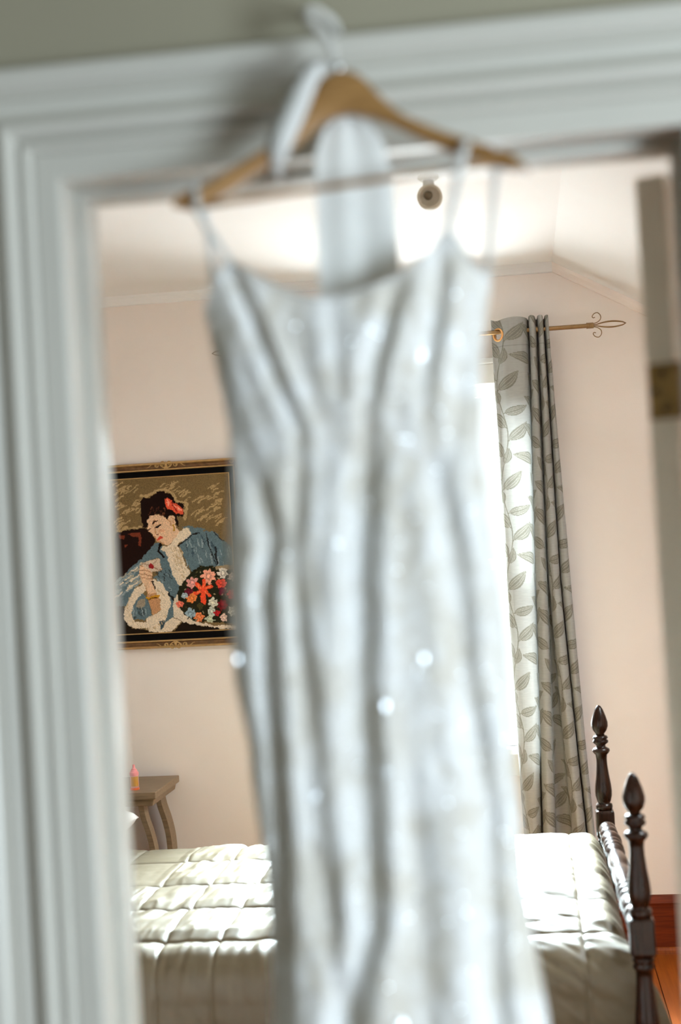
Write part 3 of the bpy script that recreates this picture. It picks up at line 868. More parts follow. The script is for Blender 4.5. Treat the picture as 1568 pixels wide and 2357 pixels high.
paint([(870, 925), (930, 930), (952, 990), (870, 1060), (800, 1110), (850, 1200), (880, 1300), (945, 1430), (930, 1490), (840, 1565), (780, 1500), (730, 1370), (700, 1280), (680, 1190), (630, 1170), (640, 1120),
       (700, 1130), (760, 1060), (800, 1000)], fur)
for k in range(60):
    t = lr.random(); x_ = 780 + 90 * t + lr.uniform(-60, 60); y_ = 1120 + 400 * t
    stroke([(x_, y_), (x_ + 12, y_ + 22)], 4, fur2)
    aa = lr.uniform(0.3, 5.6); stroke([(470 + 215 * math.cos(aa), 1790 + 230 * math.sin(aa)), (480 + 215 * math.cos(aa), 1812 + 230 * math.sin(aa))], 4, fur2) if abs(aa - 4.5) > 0.7 else None
# face, hair, flower
paint([(480, 925), (468, 850), (500, 800), (570, 780), (690, 820), (720, 790), (770, 800), (792, 850), (780, 900), (835, 960), (790, 1020), (740, 1080), (700, 1122), (640, 1100), (580, 1070), (545, 1020), (530, 990), (500, 970)], skin)
stroke([(545, 1020), (590, 1072), (650, 1104)], 7, skin2); stroke([(700, 830), (730, 860), (740, 900)], 6, skin2); stroke([(560, 850), (540, 900)], 6, skin2); stroke([(610, 960), (655, 965)], 14, (216, 160, 126))
paint([(430, 930), (410, 820), (410, 700), (400, 640), (430, 592), (480, 602), (540, 570), (600, 530), (660, 525), (720, 560), (772, 592), (780, 640), (872, 660), (868, 805), (800, 790), (818, 912), (790, 900),
       (780, 840), (770, 790), (720, 785), (690, 830), (660, 800), (570, 775), (505, 800), (475, 850), (484, 900), (460, 920)], hair)
for k in range(26):
    x_ = lr.uniform(490, 680); y_ = lr.uniform(690, 800); stroke([(x_, y_), (x_ + lr.uniform(-14, 14), y_ + 20)], 4, lr.choice([(104, 62, 44), (70, 36, 24)]))
paint([(665, 612), (700, 600), (742, 620), (752, 650), (792, 660), (850, 700), (874, 722), (862, 772), (790, 772), (750, 732), (690, 712), (680, 660)], (222, 84, 56))
for p in ([(700, 620), (715, 680)], [(760, 670), (790, 700), (830, 740)], [(810, 700), (850, 735)]): stroke(p, 8, (244, 150, 120))
stroke([(745, 640), (770, 700), (800, 745)], 5, (150, 34, 30))
stroke([(528, 892), (556, 862), (592, 846)], 6, (50, 26, 18)); stroke([(562, 926), (590, 915), (616, 888)], 9, (26, 14, 12)); stroke([(568, 900), (600, 886)], 5, skin2); stroke([(480, 940), (512, 938)], 5, (60, 36, 26))
stroke([(560, 930), (556, 980), (584, 1002), (610, 992)], 5, skin2); stroke([(574, 994), (592, 1000)], 6, (110, 60, 44))
paint([(584, 1052), (612, 1026), (648, 1014), (650, 1026), (615, 1066), (596, 1066)], (214, 76, 56))
stroke([(735, 810), (765, 830), (760, 865)], 5, skin2); stroke([(768, 896), (772, 950)], 9, (176, 128, 40))
# arm, hand and letter
paint([(385, 1340), (480, 1330), (530, 1420), (522, 1520), (572, 1640), (622, 1720), (612, 1830), (540, 1882), (510, 1800), (470, 1660), (440, 1540), (390, 1470)], skin2)
paint([(380, 1350), (480, 1360), (532, 1400), (522, 1480), (540, 1580), (568, 1640), (490, 1660), (450, 1560), (400, 1500)], skin)
for y_ in (1385, 1430, 1470): stroke([(395, y_), (470, y_ + 10), (520, y_ + 25)], 4, (160, 108, 76))
paint([(400, 1322), (606, 1256), (637, 1390), (520, 1410), (470, 1370)], (204, 180, 156))
stroke([(420, 1325), (530, 1340), (600, 1262)], 4, (150, 120, 96)); stroke([(530, 1360), (628, 1386)], 4, (150, 120, 96)); spot(520, 1350, 27, red)
stroke([(470, 1700), (540, 1695), (592, 1674)], 15, (196, 138, 36)); stroke([(475, 1716), (590, 1690)], 4, (90, 52, 20)); stroke([(530, 1520), (560, 1590)], 8, (50, 40, 34))
# bouquet
paint([(800, 1640), (830, 1800), (900, 1890), (1020, 1950), (1200, 1990), (1460, 1975), (1460, 2012), (1280, 2022), (1080, 1994), (950, 1972), (850, 1950), (750, 1890), (760, 1700)], (216, 196, 172))
paint([(960, 1400), (1060, 1345), (1180, 1335), (1460, 1350), (1460, 1960), (1200, 1950), (1000, 1950), (880, 1880), (820, 1800), (800, 1640), (830, 1560), (900, 1470)], (36, 34, 20))
for k in range(90):
    x_ = lr.uniform(830, 1440); y_ = lr.uniform(1350, 1940); l = lr.uniform(8, 24)
    stroke([(x_, y_), (x_ + lr.uniform(-l, l), y_ + lr.uniform(-l, l))], lr.uniform(4, 8), lr.choice([(66, 62, 34), (84, 76, 46), (24, 22, 14), (150, 132, 100)]))
paint([(1190, 1350), (1330, 1318), (1460, 1318), (1460, 1370), (1240, 1372)], (150, 126, 92))
PKC = [(1140, 1450, 84, (236, 160, 132), 7), (962, 1520, 64, (222, 150, 138), 6), (1275, 1525, 60, (226, 74, 54), 6), (955, 1690, 64, (230, 128, 66), 7), (830, 1760, 44, (228, 112, 88), 5),
       (1185, 1735, 54, (212, 206, 184), 6), (1285, 1760, 62, (112, 28, 32), 7), (1172, 1835, 54, (192, 194, 178), 6), (930, 1622, 46, (104, 28, 42), 5), (1290, 1605, 46, (98, 26, 44), 5),
       (945, 1862, 58, (146, 166, 174), 6), (1038, 1900, 56, (232, 128, 76), 6), (1150, 1912, 52, (186, 190, 160), 7), (1302, 1902, 42, (232, 192, 172), 5), (1295, 1412, 64, (228, 214, 198), 7),
       (884, 1668, 28, (170, 182, 186), 5), (1225, 1852, 34, (180, 36, 38), 5), (1400, 1450, 54, (230, 200, 180), 6), (1400, 1640, 60, (200, 60, 50), 7), (1400, 1830, 60, (214, 206, 190), 6), (1050, 1780, 34, (70, 64, 36), 5)]
for x_, y_, r, c, pt in PKC:
    spot(x_, y_, r, c, pt, lr.uniform(0, 6)); spot(x_, y_, r * 0.55, tuple(max(0, v_ * 0.80) for v_ in c), 5, lr.uniform(0, 6)); spot(x_, y_, r * 0.26, tuple(min(255, v_ * 1.12) for v_ in c))
for k in range(6):
    aa = k * PI / 3 - 0.4; stroke([(1080, 1600), (1080 + 92 * math.cos(aa), 1600 + 100 * math.sin(aa))], 19, (232, 76, 44)); stroke([(1080, 1600), (1080 + 80 * math.cos(aa), 1600 + 86 * math.sin(aa))], 5, (244, 128, 74))
spot(1080, 1600, 16, (60, 24, 18)); stroke([(1080, 1600), (1085, 1730)], 22, (232, 76, 44))
IMG *= (0.97 + 0.22 * (rng.random(IMG.shape[:2]) - 0.5))[..., None]
LIN = srgb_np(np.clip(IMG, 0, 255))
xs = np.linspace(QX0, QX1, GM + 1); zs = np.linspace(QZ1, QZ0, GN + 1)
XXp, ZZp = np.meshgrid(xs, zs)
Pp = np.stack([XXp, np.full(XXp.shape, YB - 0.0105), ZZp], -1)
cv = grid_obj('stitched_canvas', Pp, M['wool'], pic, smooth=False)
me = cv.data
ca = me.color_attributes.new('dye', 'FLOAT_COLOR', 'CORNER')
c4 = np.ones((GN * GM, 4, 4), np.float32); c4[:, :, :3] = LIN.reshape(-1, 1, 3)
ca.data.foreach_set('color', c4.ravel())
tag(cv, 'needlepoint of a dark-haired woman in a blue robe holding a letter')

# ------------------------------------------------------------------ curtain rod and curtains
RY, RZ = 5.31, 2.330
RXL, RXR = -0.985, 0.281
rod = thing('curtain_rod', ((RXL + RXR) / 2, RY, RZ), 'antique brass curtain rod with wire scroll finial above the window', 'curtain rod')
obj('rod_tube', *lathe([(0.0082, 0), (0.0082, RXR - RXL)], (RXL, RY, RZ), (1, 0, 0), 20), M['brass'], rod, smooth=False)
for sgn, xe in ((1, RXR), (-1, RXL)):
    fin = obj('finial_collar', *lathe([(0.0105, 0), (0.0112, 0.002)] + [(0.0112 - 0.0008 * (k % 2), 0.004 + 0.0022 * k) for k in range(9)] + [(0.0105, 0.026), (0.006, 0.029)], (xe, RY, RZ), (sgn, 0, 0), 20), M['brass'], rod)
    x0 = xe + sgn * 0.026
    t = np.linspace(0, 1, 30)
    for k in range(4):
        aa = PI / 4 + k * PI / 2
        bul = 0.0035 + 0.0115 * np.sin(PI * np.clip((t - 0.10) / 0.90, 0, 1)) ** 0.9
        bul *= np.where(t > 0.1, np.clip((1 - t) * 12, 0, 1), 1)
        obj('finial_wire', *tube(np.stack([x0 + sgn * 0.118 * t, RY + bul * math.cos(aa), RZ + bul * math.sin(aa)], 1), 0.0018, 6), M['brass'], fin, smooth=True)
    for k, (dy_, dz_) in enumerate(((0, 1), (0, -1))):
        # scroll: leaves the collar, arcs outward and curls back towards the rod
        sc = np.array([(0.0, 0.006), (0.014, 0.010), (0.026, 0.020), (0.027, 0.034), (0.017, 0.045), (0.004, 0.042), (-0.003, 0.032), (0.001, 0.027), (0.007, 0.029)])
        cc = catmull(sc, 6)
        P3 = np.stack([x0 + sgn * cc[:, 0], RY - 0.004 + 0 * cc[:, 0], RZ + dz_ * cc[:, 1]], 1)
        obj('finial_scroll', *tube(P3, 0.0018, 6), M['brass'], fin, smooth=True)
for bx in (-0.80, 0.095):
    br = obj('bracket', *join([tube(np.array([(bx, RY, RZ - 0.012), (bx, RY + 0.04, RZ - 0.016), (bx, YB - 0.002, RZ - 0.02)]), 0.004, 8),
                               lathe([(0.018, 0), (0.018, 0.003), (0.008, 0.006)], (bx, YB - 0.0005, RZ - 0.02), (0, -1, 0), 16),
                               lathe([(0.0105, -0.008), (0.0105, 0.008)], (bx, RY, RZ), (1, 0, 0), 16)]), M['brass'], rod)

topc = np.array([(-.050, .030), (-.064, .022), (-.068, .012), (-.058, .004), (-.043, -.004), (-.025, -.022), (.005, -.030), (.040, -.028), (.062, -.010), (.069, .028), (.071, .028), (.073, -.015),
                 (.082, -.034), (.094, -.030), (.099, .028), (.102, .030), (.104, -.012), (.113, -.028), (.123, -.020), (.126, .028), (.129, .028), (.131, -.005), (.139, -.018), (.144, -.005), (.140, .030)])
botc = np.array([(-.035, .045), (-.050, .030), (-.057, .012), (-.055, -.008), (-.046, -.022), (-.035, -.030), (-.020, -.034), (-.004, -.028), (.008, -.006), (.013, .030), (.015, .030), (.017, -.015),
                 (.035, -.045), (.058, -.030), (.068, .035), (.112, .040), (.120, -.005), (.140, -.042), (.164, -.025), (.170, .030), (.172, .030), (.174, -.008), (.187, -.022), (.199, -.005), (.192, .040)])
midc = np.array([(-.045, .040), (-.060, .028), (-.066, .012), (-.064, -.006), (-.052, -.018), (-.035, -.028), (-.010, -.034), (.020, -.028), (.035, -.006), (.040, .030), (.042, .030), (.044, -.015),
                 (.060, -.040), (.080, -.030), (.085, .030), (.088, .030), (.090, -.012), (.106, -.038), (.127, -.024), (.131, .030), (.133, .030), (.135, -.008), (.152, -.022), (.168, -.005), (.162, .035)])
K = 17
tc_, mc_, bc_ = catmull(topc, K), catmull(midc, K), catmull(botc, K)
NC, NR = len(tc_), 1000
ZT, ZB = 2.380, 0.05
zz = np.linspace(ZT, ZB, NR)
# blend through the three sections (top at 2.30, middle at 1.42, bottom at 0.52)
w = np.clip((2.30 - zz) / (2.30 - 0.52), 0, 1.12)[:, None, None]
P = np.where(w < 0.494, tc_[None] + (mc_ - tc_)[None] * (w / 0.494), mc_[None] + (bc_ - mc_)[None] * (np.clip(w - 0.494, 0, 1) / 0.506) ** 1.15)
sl = lambda c: np.concatenate([[0], np.cumsum(np.hypot(*np.diff(c, axis=0).T))])
scoord = 0.45 * sl(tc_) + 0.55 * sl(bc_)
CX = P[..., 0] + 0.0025 * fbm(np.arange(NC)[None] / 30.0 + 0 * zz[:, None], zz[:, None] * 5 + 0 * P[..., 0], 3)
CYv = RY + P[..., 1] + 0.010 * fbm(np.arange(NC)[None] / 25.0 + 9 + 0 * zz[:, None], zz[:, None] * 3 + 0 * P[..., 0], 3)
ztop = ZT - 0.004 + 0.004 * np.sin(np.arange(NC) / 14.0)
CZ = np.repeat(zz[:, None], NC, 1) - (ZT - ztop)[None] * np.clip(1 - (ZT - zz) / 0.08, 0, 1)[:, None]
CP = np.stack([CX, CYv, CZ], -1)
# leaf pattern in cloth coordinates
Sg = np.repeat(scoord[None], NR, 0); Zg = np.repeat(zz[:, None], NC, 1)
TW, TH = 0.128, 0.37
basec, leafc = np.array(srgb(156, 153, 147)), np.array(srgb(114, 109, 98))
veinc = np.array(srgb(141, 136, 126))
COLR = np.repeat(np.repeat(basec[None, None], NR, 0), NC, 1)
for ti in range(-1, int(scoord[-1] / TW) + 2):
    ph = 0.5 * TH * (ti % 2) + 0.13 * (ti % 3)
    sx0 = ti * TW + 0.07
    stem = sx0 + 0.018 * np.sin(2 * PI * (Zg + ph) / TH)
    ds = np.abs(Sg - stem)
    COLR = np.where((ds < 0.0019)[..., None], leafc, COLR)
    for tj in range(-1, int((ZT - ZB) / TH) + 2):
        z0 = ZB + tj * TH - ph
        for (dz, side, ang, L_, W_) in ((0.02, 1, 50, 0.085, 0.034), (0.07, -1, 38, 0.088, 0.036), (0.125, 1, 20, 0.075, 0.030), (0.16, -1, 62, 0.060, 0.026), (0.21, 1, 45, 0.092, 0.036),
                                        (0.25, -1, 25, 0.082, 0.034), (0.305, 1, 70, 0.062, 0.027), (0.33, -1, 45, 0.090, 0.036)):
            zb = z0 + dz
            xb = sx0 + 0.018 * math.sin(2 * PI * (zb + ph) / TH)
            r0 = np.searchsorted(-zz, -(zb + 0.11)); r1 = np.searchsorted(-zz, -(zb - 0.05))
            if r1 <= r0: continue
            c0 = np.searchsorted(scoord, xb - 0.11); c1 = np.searchsorted(scoord, xb + 0.11)
            if c1 <= c0: continue
            ds_ = Sg[r0:r1, c0:c1] - xb; dz__ = Zg[r0:r1, c0:c1] - zb
            aa = math.radians(ang)
            ax_, az_ = side * math.cos(aa), math.sin(aa)
            tt = (ds_ * ax_ + dz__ * az_) / L_ - 0.10
            qq = (-ds_ * az_ + dz__ * ax_) / (W_ * 0.58) + 0.35 * np.sin(np.clip(tt, 0, 1) * PI)
            hw = np.sin(PI * np.clip(tt, 0, 1) ** 0.75) ** 0.9
            ins = (tt > 0) & (tt < 1) & (np.abs(qq) < hw)
            vein = ins & ((np.abs(np.abs(qq) / (hw + 1e-6) - 0.62) < 0.10) | (np.abs(np.abs(qq) / (hw + 1e-6) - 0.27) < 0.09))
            stm = (tt > -0.12) & (tt <= 0.02) & (np.abs(qq) < 0.09)
            sub = COLR[r0:r1, c0:c1]
            sub[ins | stm] = leafc
            sub[vein] = veinc
COLR[np.abs(Zg - 2.276) < 0.0013] *= 0.62
COLR *= (0.96 + 0.16 * fbm(Sg * 60, Zg * 500, 2))[..., None]
gi = 4 * K
gc = CP[np.argmin(np.abs(zz - 2.322)), gi].copy()
hole = (np.linalg.norm(CP - gc, axis=-1) < 0.0205) & (np.abs(np.arange(NC) - gi) < 2 * K)[None]


def curtain(label, mesh=None, mirror=None):
    root = thing('curtain', (0.06, RY, ZB), label, 'curtain', 'leaf-patterned window curtains')
    if mesh is None:
        c = grid_obj('cloth', CP, M['curtain'], root, mask=hole, color=COLR.astype(np.float32), base=None)
    else:
        c = bpy.data.objects.new('cloth', mesh); COL.objects.link(c); c.parent = root
        ORG[c.name] = ORG[root.name]
    d = CP[np.argmin(np.abs(zz - 2.322)), gi + 10] - CP[np.argmin(np.abs(zz - 2.322)), gi - 10]
    nrm_ = np.array([d[1], -d[0], 0]); nrm_ /= np.linalg.norm(nrm_)
    g = obj('grommet', *lathe([(0.0185, -0.006), (0.0185, 0.004), (0.0200, 0.0062), (0.0235, 0.0062), (0.0255, 0.003), (0.0255, -0.003), (0.0235, -0.0062), (0.0200, -0.0062), (0.0185, -0.006)], gc, nrm_, 32, caps=False),
            M['eyelet'], root, smooth=True)
    tag(g, 'copper-coloured eyelet ring')
    return root, c


cur, cl_ = curtain('leaf-patterned grey-beige curtain hanging at the right of the window')
cur2, _ = curtain('matching leaf-patterned curtain at the left of the window, behind the dress', cl_.data)
cur2.scale = (-1, 1, 1); cur2.location = (-0.765, RY, ZB)

# ------------------------------------------------------------------ ceiling spot lamp
lp = thing('ceiling_spotlight', (-0.20, 3.92, ZC), 'small cream spotlight under the ceiling beside the hanger', 'ceiling lamp')
lc = np.array([-0.196, 3.90, 2.522])
ld = np.array([0.02, -1.0, -0.13]); ld /= np.linalg.norm(ld)
obj('canopy', *lathe([(0.030, 0), (0.030, -0.006), (0.022, -0.012), (0.012, -0.014)], (-0.20, 3.945, ZC)), M['lamp_cream'], lp)
obj('stem', *tube(np.array([(-0.20, 3.945, ZC - 0.012), (-0.20, 3.945, 2.535)]), 0.016, 14), M['lamp_cream'], lp, smooth=True)
obj('lamp_housing', *lathe([(0.0, -0.055), (0.020, -0.053), (0.030, -0.042), (0.0345, -0.02), (0.0345, 0.012), (0.031, 0.016), (0.0265, 0.016), (0.025, 0.012), (0.020, 0.004), (0.0, 0.002)], lc, ld, caps=False), M['lamp_cream'], lp, smooth=True)
obj('bulb', *lathe([(0.012, 0.003), (0.012, 0.008), (0.008, 0.014), (0.0, 0.015)], lc + np.array([-0.004, 0, 0.004]), ld), M['lamp_dark'], lp, smooth=True)

# ------------------------------------------------------------------ hanger
HY = 1.508
hg = thing('wooden_hanger', (-0.165, HY, 1.96), 'curved honey-coloured wooden hanger hooked over the door casing', 'hanger')
up = np.array([(-.350, 1.966), (-.345, 1.974), (-.335, 1.981), (-.316, 1.988), (-.276, 2.010), (-.237, 2.033), (-.211, 2.061), (-.196, 2.083), (-.176, 2.099), (-.157, 2.101), (-.139, 2.090), (-.121, 2.068), (-.099, 2.047),
               (-.067, 2.029), (-.031, 2.012), (.005, 1.995), (.018, 1.986), (.027, 1.975), (.030, 1.970)])
lo = np.array([(-.350, 1.9655), (-.327, 1.961), (-.312, 1.967), (-.277, 1.988), (-.243, 2.008), (-.208, 2.030), (-.188, 2.046), (-.164, 2.054), (-.145, 2.051), (-.113, 2.037), (-.077, 2.016), (-.041, 1.996), (-.010, 1.983), (.013, 1.973), (.030, 1.9695)])
upd, lod = catmull(up, 6), catmull(lo, 6)
st = np.linspace(-0.3495, 0.0295, 90)
zu = np.interp(st, upd[:, 0], upd[:, 1]); zl = np.interp(st, lod[:, 0], lod[:, 1])
ring = 20
Ph = np.zeros((90, ring, 3))
for k in range(ring):
    a_ = 2 * PI * k / ring
    ca_, sa_ = math.cos(a_), math.sin(a_)
    sq = lambda c: np.sign(c) * abs(c) ** 0.6
    Ph[:, k, 0] = st
    Ph[:, k, 1] = HY + 0.011 * sq(ca_) - 0.022 * (np.abs(st + 0.16) / 0.19) ** 2 + 0.004
    Ph[:, k, 2] = (zu + zl) / 2 + (zu - zl) / 2 * sq(sa_)
body = grid_obj('shoulder_bar', Ph, M['hanger_wood'], hg, wrap=True)
for e in (0, -1):
    pass
xe = np.linspace(-0.318, -0.001, 12)
obj('trouser_bar', *tube(np.stack([xe, HY - 0.012 + 0 * xe, np.linspace(1.966, 1.984, 12)], 1), 0.0036, 10), M['hanger_wood'], hg, smooth=True)
t = np.linspace(0, 1, 24)
hk = np.array([(-0.166, HY, 2.094), (-0.170, HY, 2.118), (-0.176, HY - 0.004, 2.138), (-0.190, HY - 0.006, 2.152), (-0.197, HY + 0.004, 2.168), (-0.192, HY + 0.030, 2.180), (-0.182, HY + 0.058, 2.182), (-0.174, 1.578, 2.176), (-0.172, 1.590, 2.168)])
obj('hook', *tube(catmull(hk, 6), np.interp(np.arange(49), [0, 14, 26, 48], [0.0040, 0.0060, 0.0065, 0.0045]), 12), M['hook'], hg, smooth=True)
obj('hook_ferrule', *lathe([(0.007, 0), (0.007, 0.006), (0.004, 0.009)], (-0.166, HY, 2.099), seg=14), M['chrome'], hg, smooth=True)

# ------------------------------------------------------------------ the dress
dr = thing('wedding_dress', (-0.165, HY, 0.3), 'ivory sequinned lace wedding dress with thin straps hanging in the doorway', 'dress')
EL = np.array([(-0.29, 1.902), (-0.318, 1.862), (-0.325, 1.846), (-0.315, 1.791), (-0.307, 1.719), (-0.306, 1.681), (-0.309, 1.648), (-0.313, 1.611), (-0.316, 1.554), (-0.316, 1.484), (-0.31, 1.427), (-0.304, 1.389),
               (-0.299, 1.319), (-0.293, 1.249), (-0.291, 1.179), (-0.292, 1.132), (-0.295, 1.082), (-0.31, 0.9), (-0.35, 0.65), (-0.42, 0.32)])
ER = np.array([(-0.06, 1.914), (-0.03, 1.885), (-0.017, 1.864), (-0.025, 1.816), (-0.035, 1.748), (-0.038, 1.678), (-0.034, 1.609), (-0.026, 1.549), (-0.022, 1.47), (-0.021, 1.401), (-0.019, 1.31), (-0.019, 1.241), (-0.010, 1.159),
               (-0.001, 1.078), (0.02, 0.9), (0.05, 0.65), (0.10, 0.32)])
NK = np.array([(-.326, 1.846), (-.312, 1.872), (-.300, 1.890), (-.288, 1.902), (-.279, 1.896), (-.269, 1.888), (-.242, 1.870), (-.214, 1.858), (-.196, 1.853), (-.168, 1.852), (-.140, 1.859), (-.107, 1.875), (-.080, 1.893),
               (-.068, 1.910), (-.058, 1.914), (-.050, 1.905), (-.040, 1.885), (-.030, 1.872), (-.016, 1.862)])
na, nt_ = 420, 520
al = np.linspace(0, 2 * PI, na, endpoint=False)
tt = np.linspace(0, 1, nt_)
xtop = -0.171 - 0.154 * np.cos(al)     # al=0 left, pi/2 front
front = np.sin(al) >= 0
ztop_f = np.interp(xtop, NK[:, 0], NK[:, 1])
ztop_b = 1.855 - 0.05 * np.clip(-np.sin(al), 0, 1)
ztp = np.where(front, ztop_f, ztop_b)
ZD = 0.32 + (ztp[None] - 0.32) * tt[:, None]
xl = np.interp(ZD, EL[::-1, 1], EL[::-1, 0]); xrr = np.interp(ZD, ER[::-1, 1], ER[::-1, 0])
# keep the columns from being squeezed by the bust points: above the armpits use armpit width
xl = np.where(ZD > 1.846, -0.325, xl); xrr = np.where(ZD > 1.864, -0.017, xrr)
cxx = (xl + xrr) / 2; hx = (xrr - xl) / 2
cosA = np.cos(al)[None]; sinA = np.sin(al)[None]
XD = cxx - hx * np.sign(cosA) * np.abs(cosA) ** 0.92
dep = np.interp(ZD, [0.3, 0.9, 1.1, 1.3, 1.5, 1.68, 1.80, 1.92], [0.16, 0.085, 0.062, 0.052, 0.05, 0.034, 0.044, 0.030])
YDm = -dep * np.sign(sinA) * np.abs(sinA) ** 0.75


def W2D(px, py):
    """sketch measure of the gown (photo units) -> metres on the gown's plane"""
    x_ = -0.291 + (px - 545 + (py - 612) * -0.0565) * 0.000479
    z_ = 1.9025 - (py - 612 + (px - 545) * 0.083) * 0.000467
    return x_, z_


FOLDS = [([(548, 640), (600, 760), (650, 880), (700, 1000)], 0.0085, 0.020), ([(910, 680), (872, 840), (850, 960)], 0.010, 0.020), ([(1012, 600), (1000, 740), (975, 900)], 0.009, 0.016),
         ([(690, 720), (720, 860), (760, 1000)], 0.012, 0.006), ([(780, 720), (790, 860), (800, 1000)], 0.009, 0.006), ([(500, 800), (540, 960), (570, 1060)], 0.010, 0.010), ([(1080, 760), (1060, 900), (1040, 1020)], 0.010, 0.010),
         ([(600, 1100), (640, 1240), (620, 1400), (640, 1700), (655, 2000), (660, 2357), (650, 3000)], 0.012, 0.022), ([(700, 1080), (690, 1280), (700, 1450), (730, 1600)], 0.009, 0.012),
         ([(850, 1040), (838, 1250), (836, 1500), (850, 1750), (865, 2050), (820, 2300), (800, 2700), (790, 3600)], 0.014, 0.026), ([(1000, 1080), (1045, 1300), (1060, 1480), (1085, 1650), (1110, 1820), (1130, 2200), (1150, 3000)], 0.013, 0.020),
         ([(770, 1950), (780, 2100), (800, 2350), (820, 3200)], 0.012, 0.016), ([(950, 1800), (975, 2100), (1000, 2500), (1010, 3400)], 0.015, 0.012), ([(560, 1350), (575, 1600), (610, 1900)], 0.009, 0.010),
         ([(720, 1600), (740, 1800), (745, 2000)], 0.011, 0.008)]
fold = np.zeros_like(ZD)
for pts, sg, dp in FOLDS:
    Wp = np.array([W2D(*p) for p in pts])
    zq = Wp[::-1, 1]; xq = Wp[::-1, 0]
    xc = np.interp(ZD, zq, xq)
    inside = 1 / (1 + np.exp(-(ZD - zq[0]) / 0.02)) / (1 + np.exp((ZD - zq[-1]) / 0.015))
    fold += 0.52 * dp * inside * (np.exp(-((XD - xc) / sg) ** 2) - 0.45 * np.exp(-((XD - xc - 2.0 * sg) / sg) ** 2) - 0.25 * np.exp(-((XD - xc + 2.0 * sg) / sg) ** 2))
YY_ = YDm + np.where(sinA > 0, fold * np.clip(sinA * 1.6, 0, 1), -0.3 * fold * np.clip(-sinA * 1.6, 0, 1))
lace = fbm(XD * 55, ZD * 42, 4); lace2 = fbm(XD * 150 + 7, ZD * 130, 3)
YY_ -= np.sign(sinA) * (0.010 * fbm(XD * 16, ZD * 9, 3) + 0.0035 * lace)
DP = np.stack([XD + 0.006 * fbm(ZD * 20, XD * 0 + sinA, 3), HY + YY_, ZD + 0.003 * fbm(XD * 60, ZD * 0 + 3, 2) * (tt[:, None] > 0.99)], -1)
m_ = np.clip(0.58 + 2.4 * fbm(XD * 26 + 3, ZD * 20, 3) + 1.2 * lace + 1.0 * lace2, 0, 1)[..., None]
valley = np.clip(fold / 0.016, 0, 1)[..., None]
c_lace, c_lin = np.array((0.75, 0.755, 0.75)), np.array((0.59, 0.56, 0.50))
dye = c_lin * (1 - m_) + c_lace * m_
gown = grid_obj('gown', DP[::-1], M['dress'], dr, wrap=True, color=dye[::-1].astype(np.float32))
# neckline binding
colf = [k for k in range(na) if front[k]]
edge_pts = DP[-1][colf]
obj('neckline_binding', *tube(edge_pts[::2], 0.0022, 6), M['ribbon'], gown, smooth=True)
# straps
def strap(name, pts, r=0.0036):
    return obj(name, *tube(catmull(np.array(pts), 8), r, 8), M['ribbon'], dr, smooth=True)


yl, yr = HY - 0.022 * (0.16 / 0.19) ** 2, HY - 0.022 * (0.15 / 0.19) ** 2
fy = lambda x_, z_: HY - 0.030
strap('strap', [(-0.324, yl + 0.02, 1.99), (-0.323, yl - 0.010, 1.975), (-0.318, HY - 0.036, 1.95), (-0.302, HY - 0.034, 1.922), (-0.2885, HY - 0.026, 1.898)])
strap('strap', [(-0.325, yl - 0.008, 1.986), (-0.323, yl + 0.018, 1.975), (-0.321, HY + 0.022, 1.93), (-0.319, HY + 0.02, 1.885), (-0.316, HY + 0.016, 1.850)])
strap('strap', [(-0.028, yr + 0.02, 2.012), (-0.036, yr - 0.012, 1.998), (-0.044, HY - 0.030, 1.965), (-0.052, HY - 0.030, 1.935), (-0.058, HY - 0.026, 1.910)], 0.0048)
strap('strap', [(-0.002, yr - 0.010, 1.998), (-0.004, yr + 0.018, 1.985), (-0.010, HY + 0.02, 1.94), (-0.016, HY + 0.018, 1.90), (-0.021, HY + 0.012, 1.862)])
# pale lining panel gathered up behind the hanger
nz_, nx_ = 60, 40
zq = np.linspace(2.058, 1.80, nz_); uq = np.linspace(0, 1, nx_)
xl_ = np.interp(zq, [1.8, 1.90, 2.02, 2.045, 2.058], [-0.204, -0.203, -0.199, -0.188, -0.172]); xr_ = np.interp(zq, [1.8, 1.90, 1.98, 2.03, 2.05, 2.058], [-0.112, -0.113, -0.115, -0.125, -0.140, -0.155])
Xq = xl_[:, None] + (xr_ - xl_)[:, None] * uq[None]
Yq = HY + 0.022 + 0.0012 * np.sin(uq * 13)[None] + 0.003 * fbm(Xq * 30, zq[:, None] * 8 + 0 * Xq, 2)
lin = grid_obj('lining_panel', np.stack([Xq, Yq + 0 * Xq, zq[:, None] + 0 * Xq], -1), M['tulle'], dr, thick=0.0012)
tag(lin, 'pale sheer lining panel gathered behind the hanger')
# ribbon loop crossing the left arm of the hanger
rb = catmull(np.array([(-0.176, 2.108), (-0.192, 2.090), (-0.206, 2.062), (-0.222, 2.030), (-0.232, 2.010), (-0.240, 1.994)]), 8)
Tn = np.gradient(rb, axis=0); Tn /= np.linalg.norm(Tn, axis=1)[:, None]
wd = 0.011 + 0.010 * np.sin(np.linspace(0, PI, len(rb)))
Ra = rb + np.stack([-Tn[:, 1], Tn[:, 0]], 1) * wd[:, None] * 0.4; Rb_ = rb - np.stack([-Tn[:, 1], Tn[:, 0]], 1) * wd[:, None]
yq = np.interp(np.arange(len(rb)), [0, 4, 26, 34, 40], [HY + 0.004, HY - 0.014, HY - 0.018, HY - 0.010, HY + 0.012])
Rg = np.stack([np.stack([Ra[:, 0], yq, Ra[:, 1]], 1), np.stack([(Ra[:, 0] + Rb_[:, 0]) / 2, yq - 0.004, (Ra[:, 1] + Rb_[:, 1]) / 2], 1), np.stack([Rb_[:, 0], yq, Rb_[:, 1]], 1)], 1)
rbn = grid_obj('ribbon_loop', Rg, M['ribbon'], dr, thick=0.001)
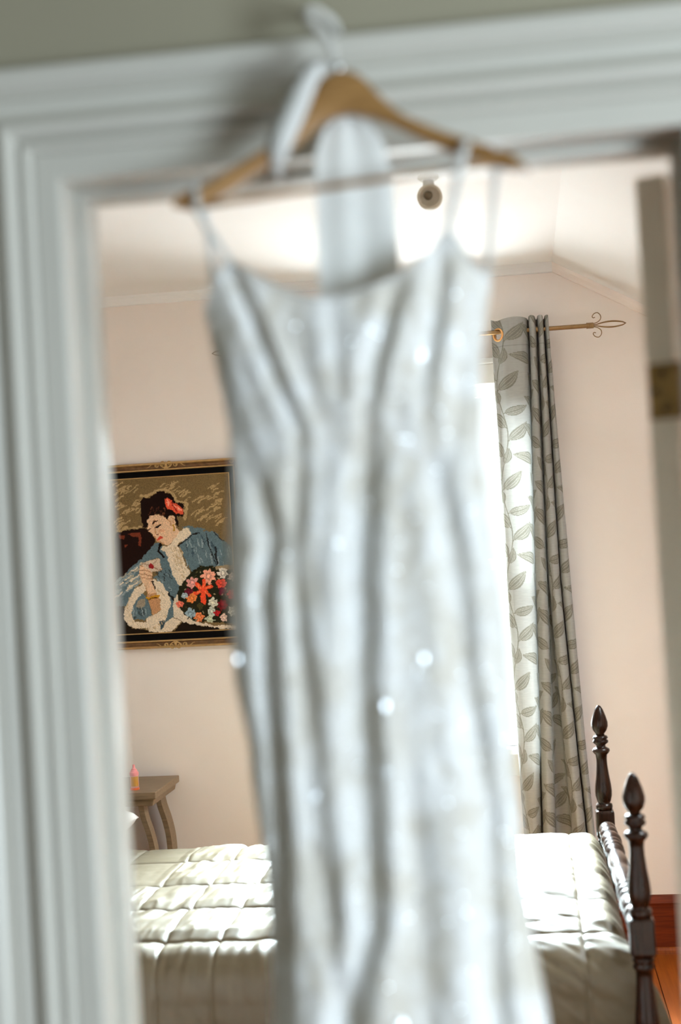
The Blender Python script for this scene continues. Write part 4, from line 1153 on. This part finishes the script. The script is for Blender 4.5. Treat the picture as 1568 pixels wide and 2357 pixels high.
tag(rbn, 'white ribbon loop crossing the hanger arm')
# sequins: far too many to count, one part; some larger crystals catch the landing window
V, F = [], []


def disc(c0, nr, R_, seg=6):
    nr = nr / np.linalg.norm(nr)
    e1 = np.cross(nr, [0, 0, 1.0]); e1 /= np.linalg.norm(e1); e2 = np.cross(nr, e1)
    b0_ = len(V)
    V.append(tuple(c0 + nr * 0.0003))
    for k in range(seg):
        a_ = k * 2 * PI / seg; V.append(tuple(c0 + (e1 * math.cos(a_) + e2 * math.sin(a_)) * R_))
    F.extend([(b0_, b0_ + 1 + k, b0_ + 1 + (k + 1) % seg) for k in range(seg)])


for _ in range(1300):
    r_, c_ = int(rng.integers(10, nt_ - 12)), int(rng.integers(20, na // 2 - 20))
    p = DP[r_, c_]
    if p[2] < 0.9: continue
    t1 = DP[r_, c_ + 3] - DP[r_, c_ - 3]; t2 = DP[r_ + 3, c_] - DP[r_ - 3, c_]
    nr = np.cross(t1, t2); nr /= np.linalg.norm(nr) + 1e-9
    if nr[1] > 0: nr = -nr
    disc(p + np.array([0, -0.0022, 0]), nr + rng.normal(0, 0.22, 3), rng.uniform(0.0008, 0.0014))
sq_ = obj('sequins', V, F, M['sequin'], gown)
sq_['kind'] = 'stuff'
V, F = [], []
fr_ = DP[:, 20:na // 2 - 20]
for px_, py__, sz in ((977, 828, 1.0), (565, 1518, 1.0), (980, 1500, 1.05), (900, 1602, 1.1), (793, 1255, 0.8), (740, 1198, 0.6), (745, 1812, 0.8), (905, 1745, 0.7), (920, 1955, 0.6), (970, 2025, 0.6),
                      (1165, 1955, 0.7), (940, 2285, 1.1), (815, 1030, 0.6), (740, 2240, 0.6), (625, 945, 0.6), (690, 1560, 0.5), (860, 1420, 0.5)):
    x_, z_ = W2D(px_, py__)
    k = np.argmin((fr_[..., 0] - x_) ** 2 + (fr_[..., 2] - z_) ** 2)
    p = fr_.reshape(-1, 3)[k] + np.array([0, -0.004, 0])
    vl = np.array([1.9, -0.75, 1.15]) - p; vl /= np.linalg.norm(vl)
    vc = np.array([0, 0, 1.6]) - p; vc /= np.linalg.norm(vc)
    V, F = [], []
    disc(p, vl + vc + rng.normal(0, 0.02, 3), 0.0031 * sz ** 0.6, 10)
    obj('crystal', V, F, M['crystal'], gown)
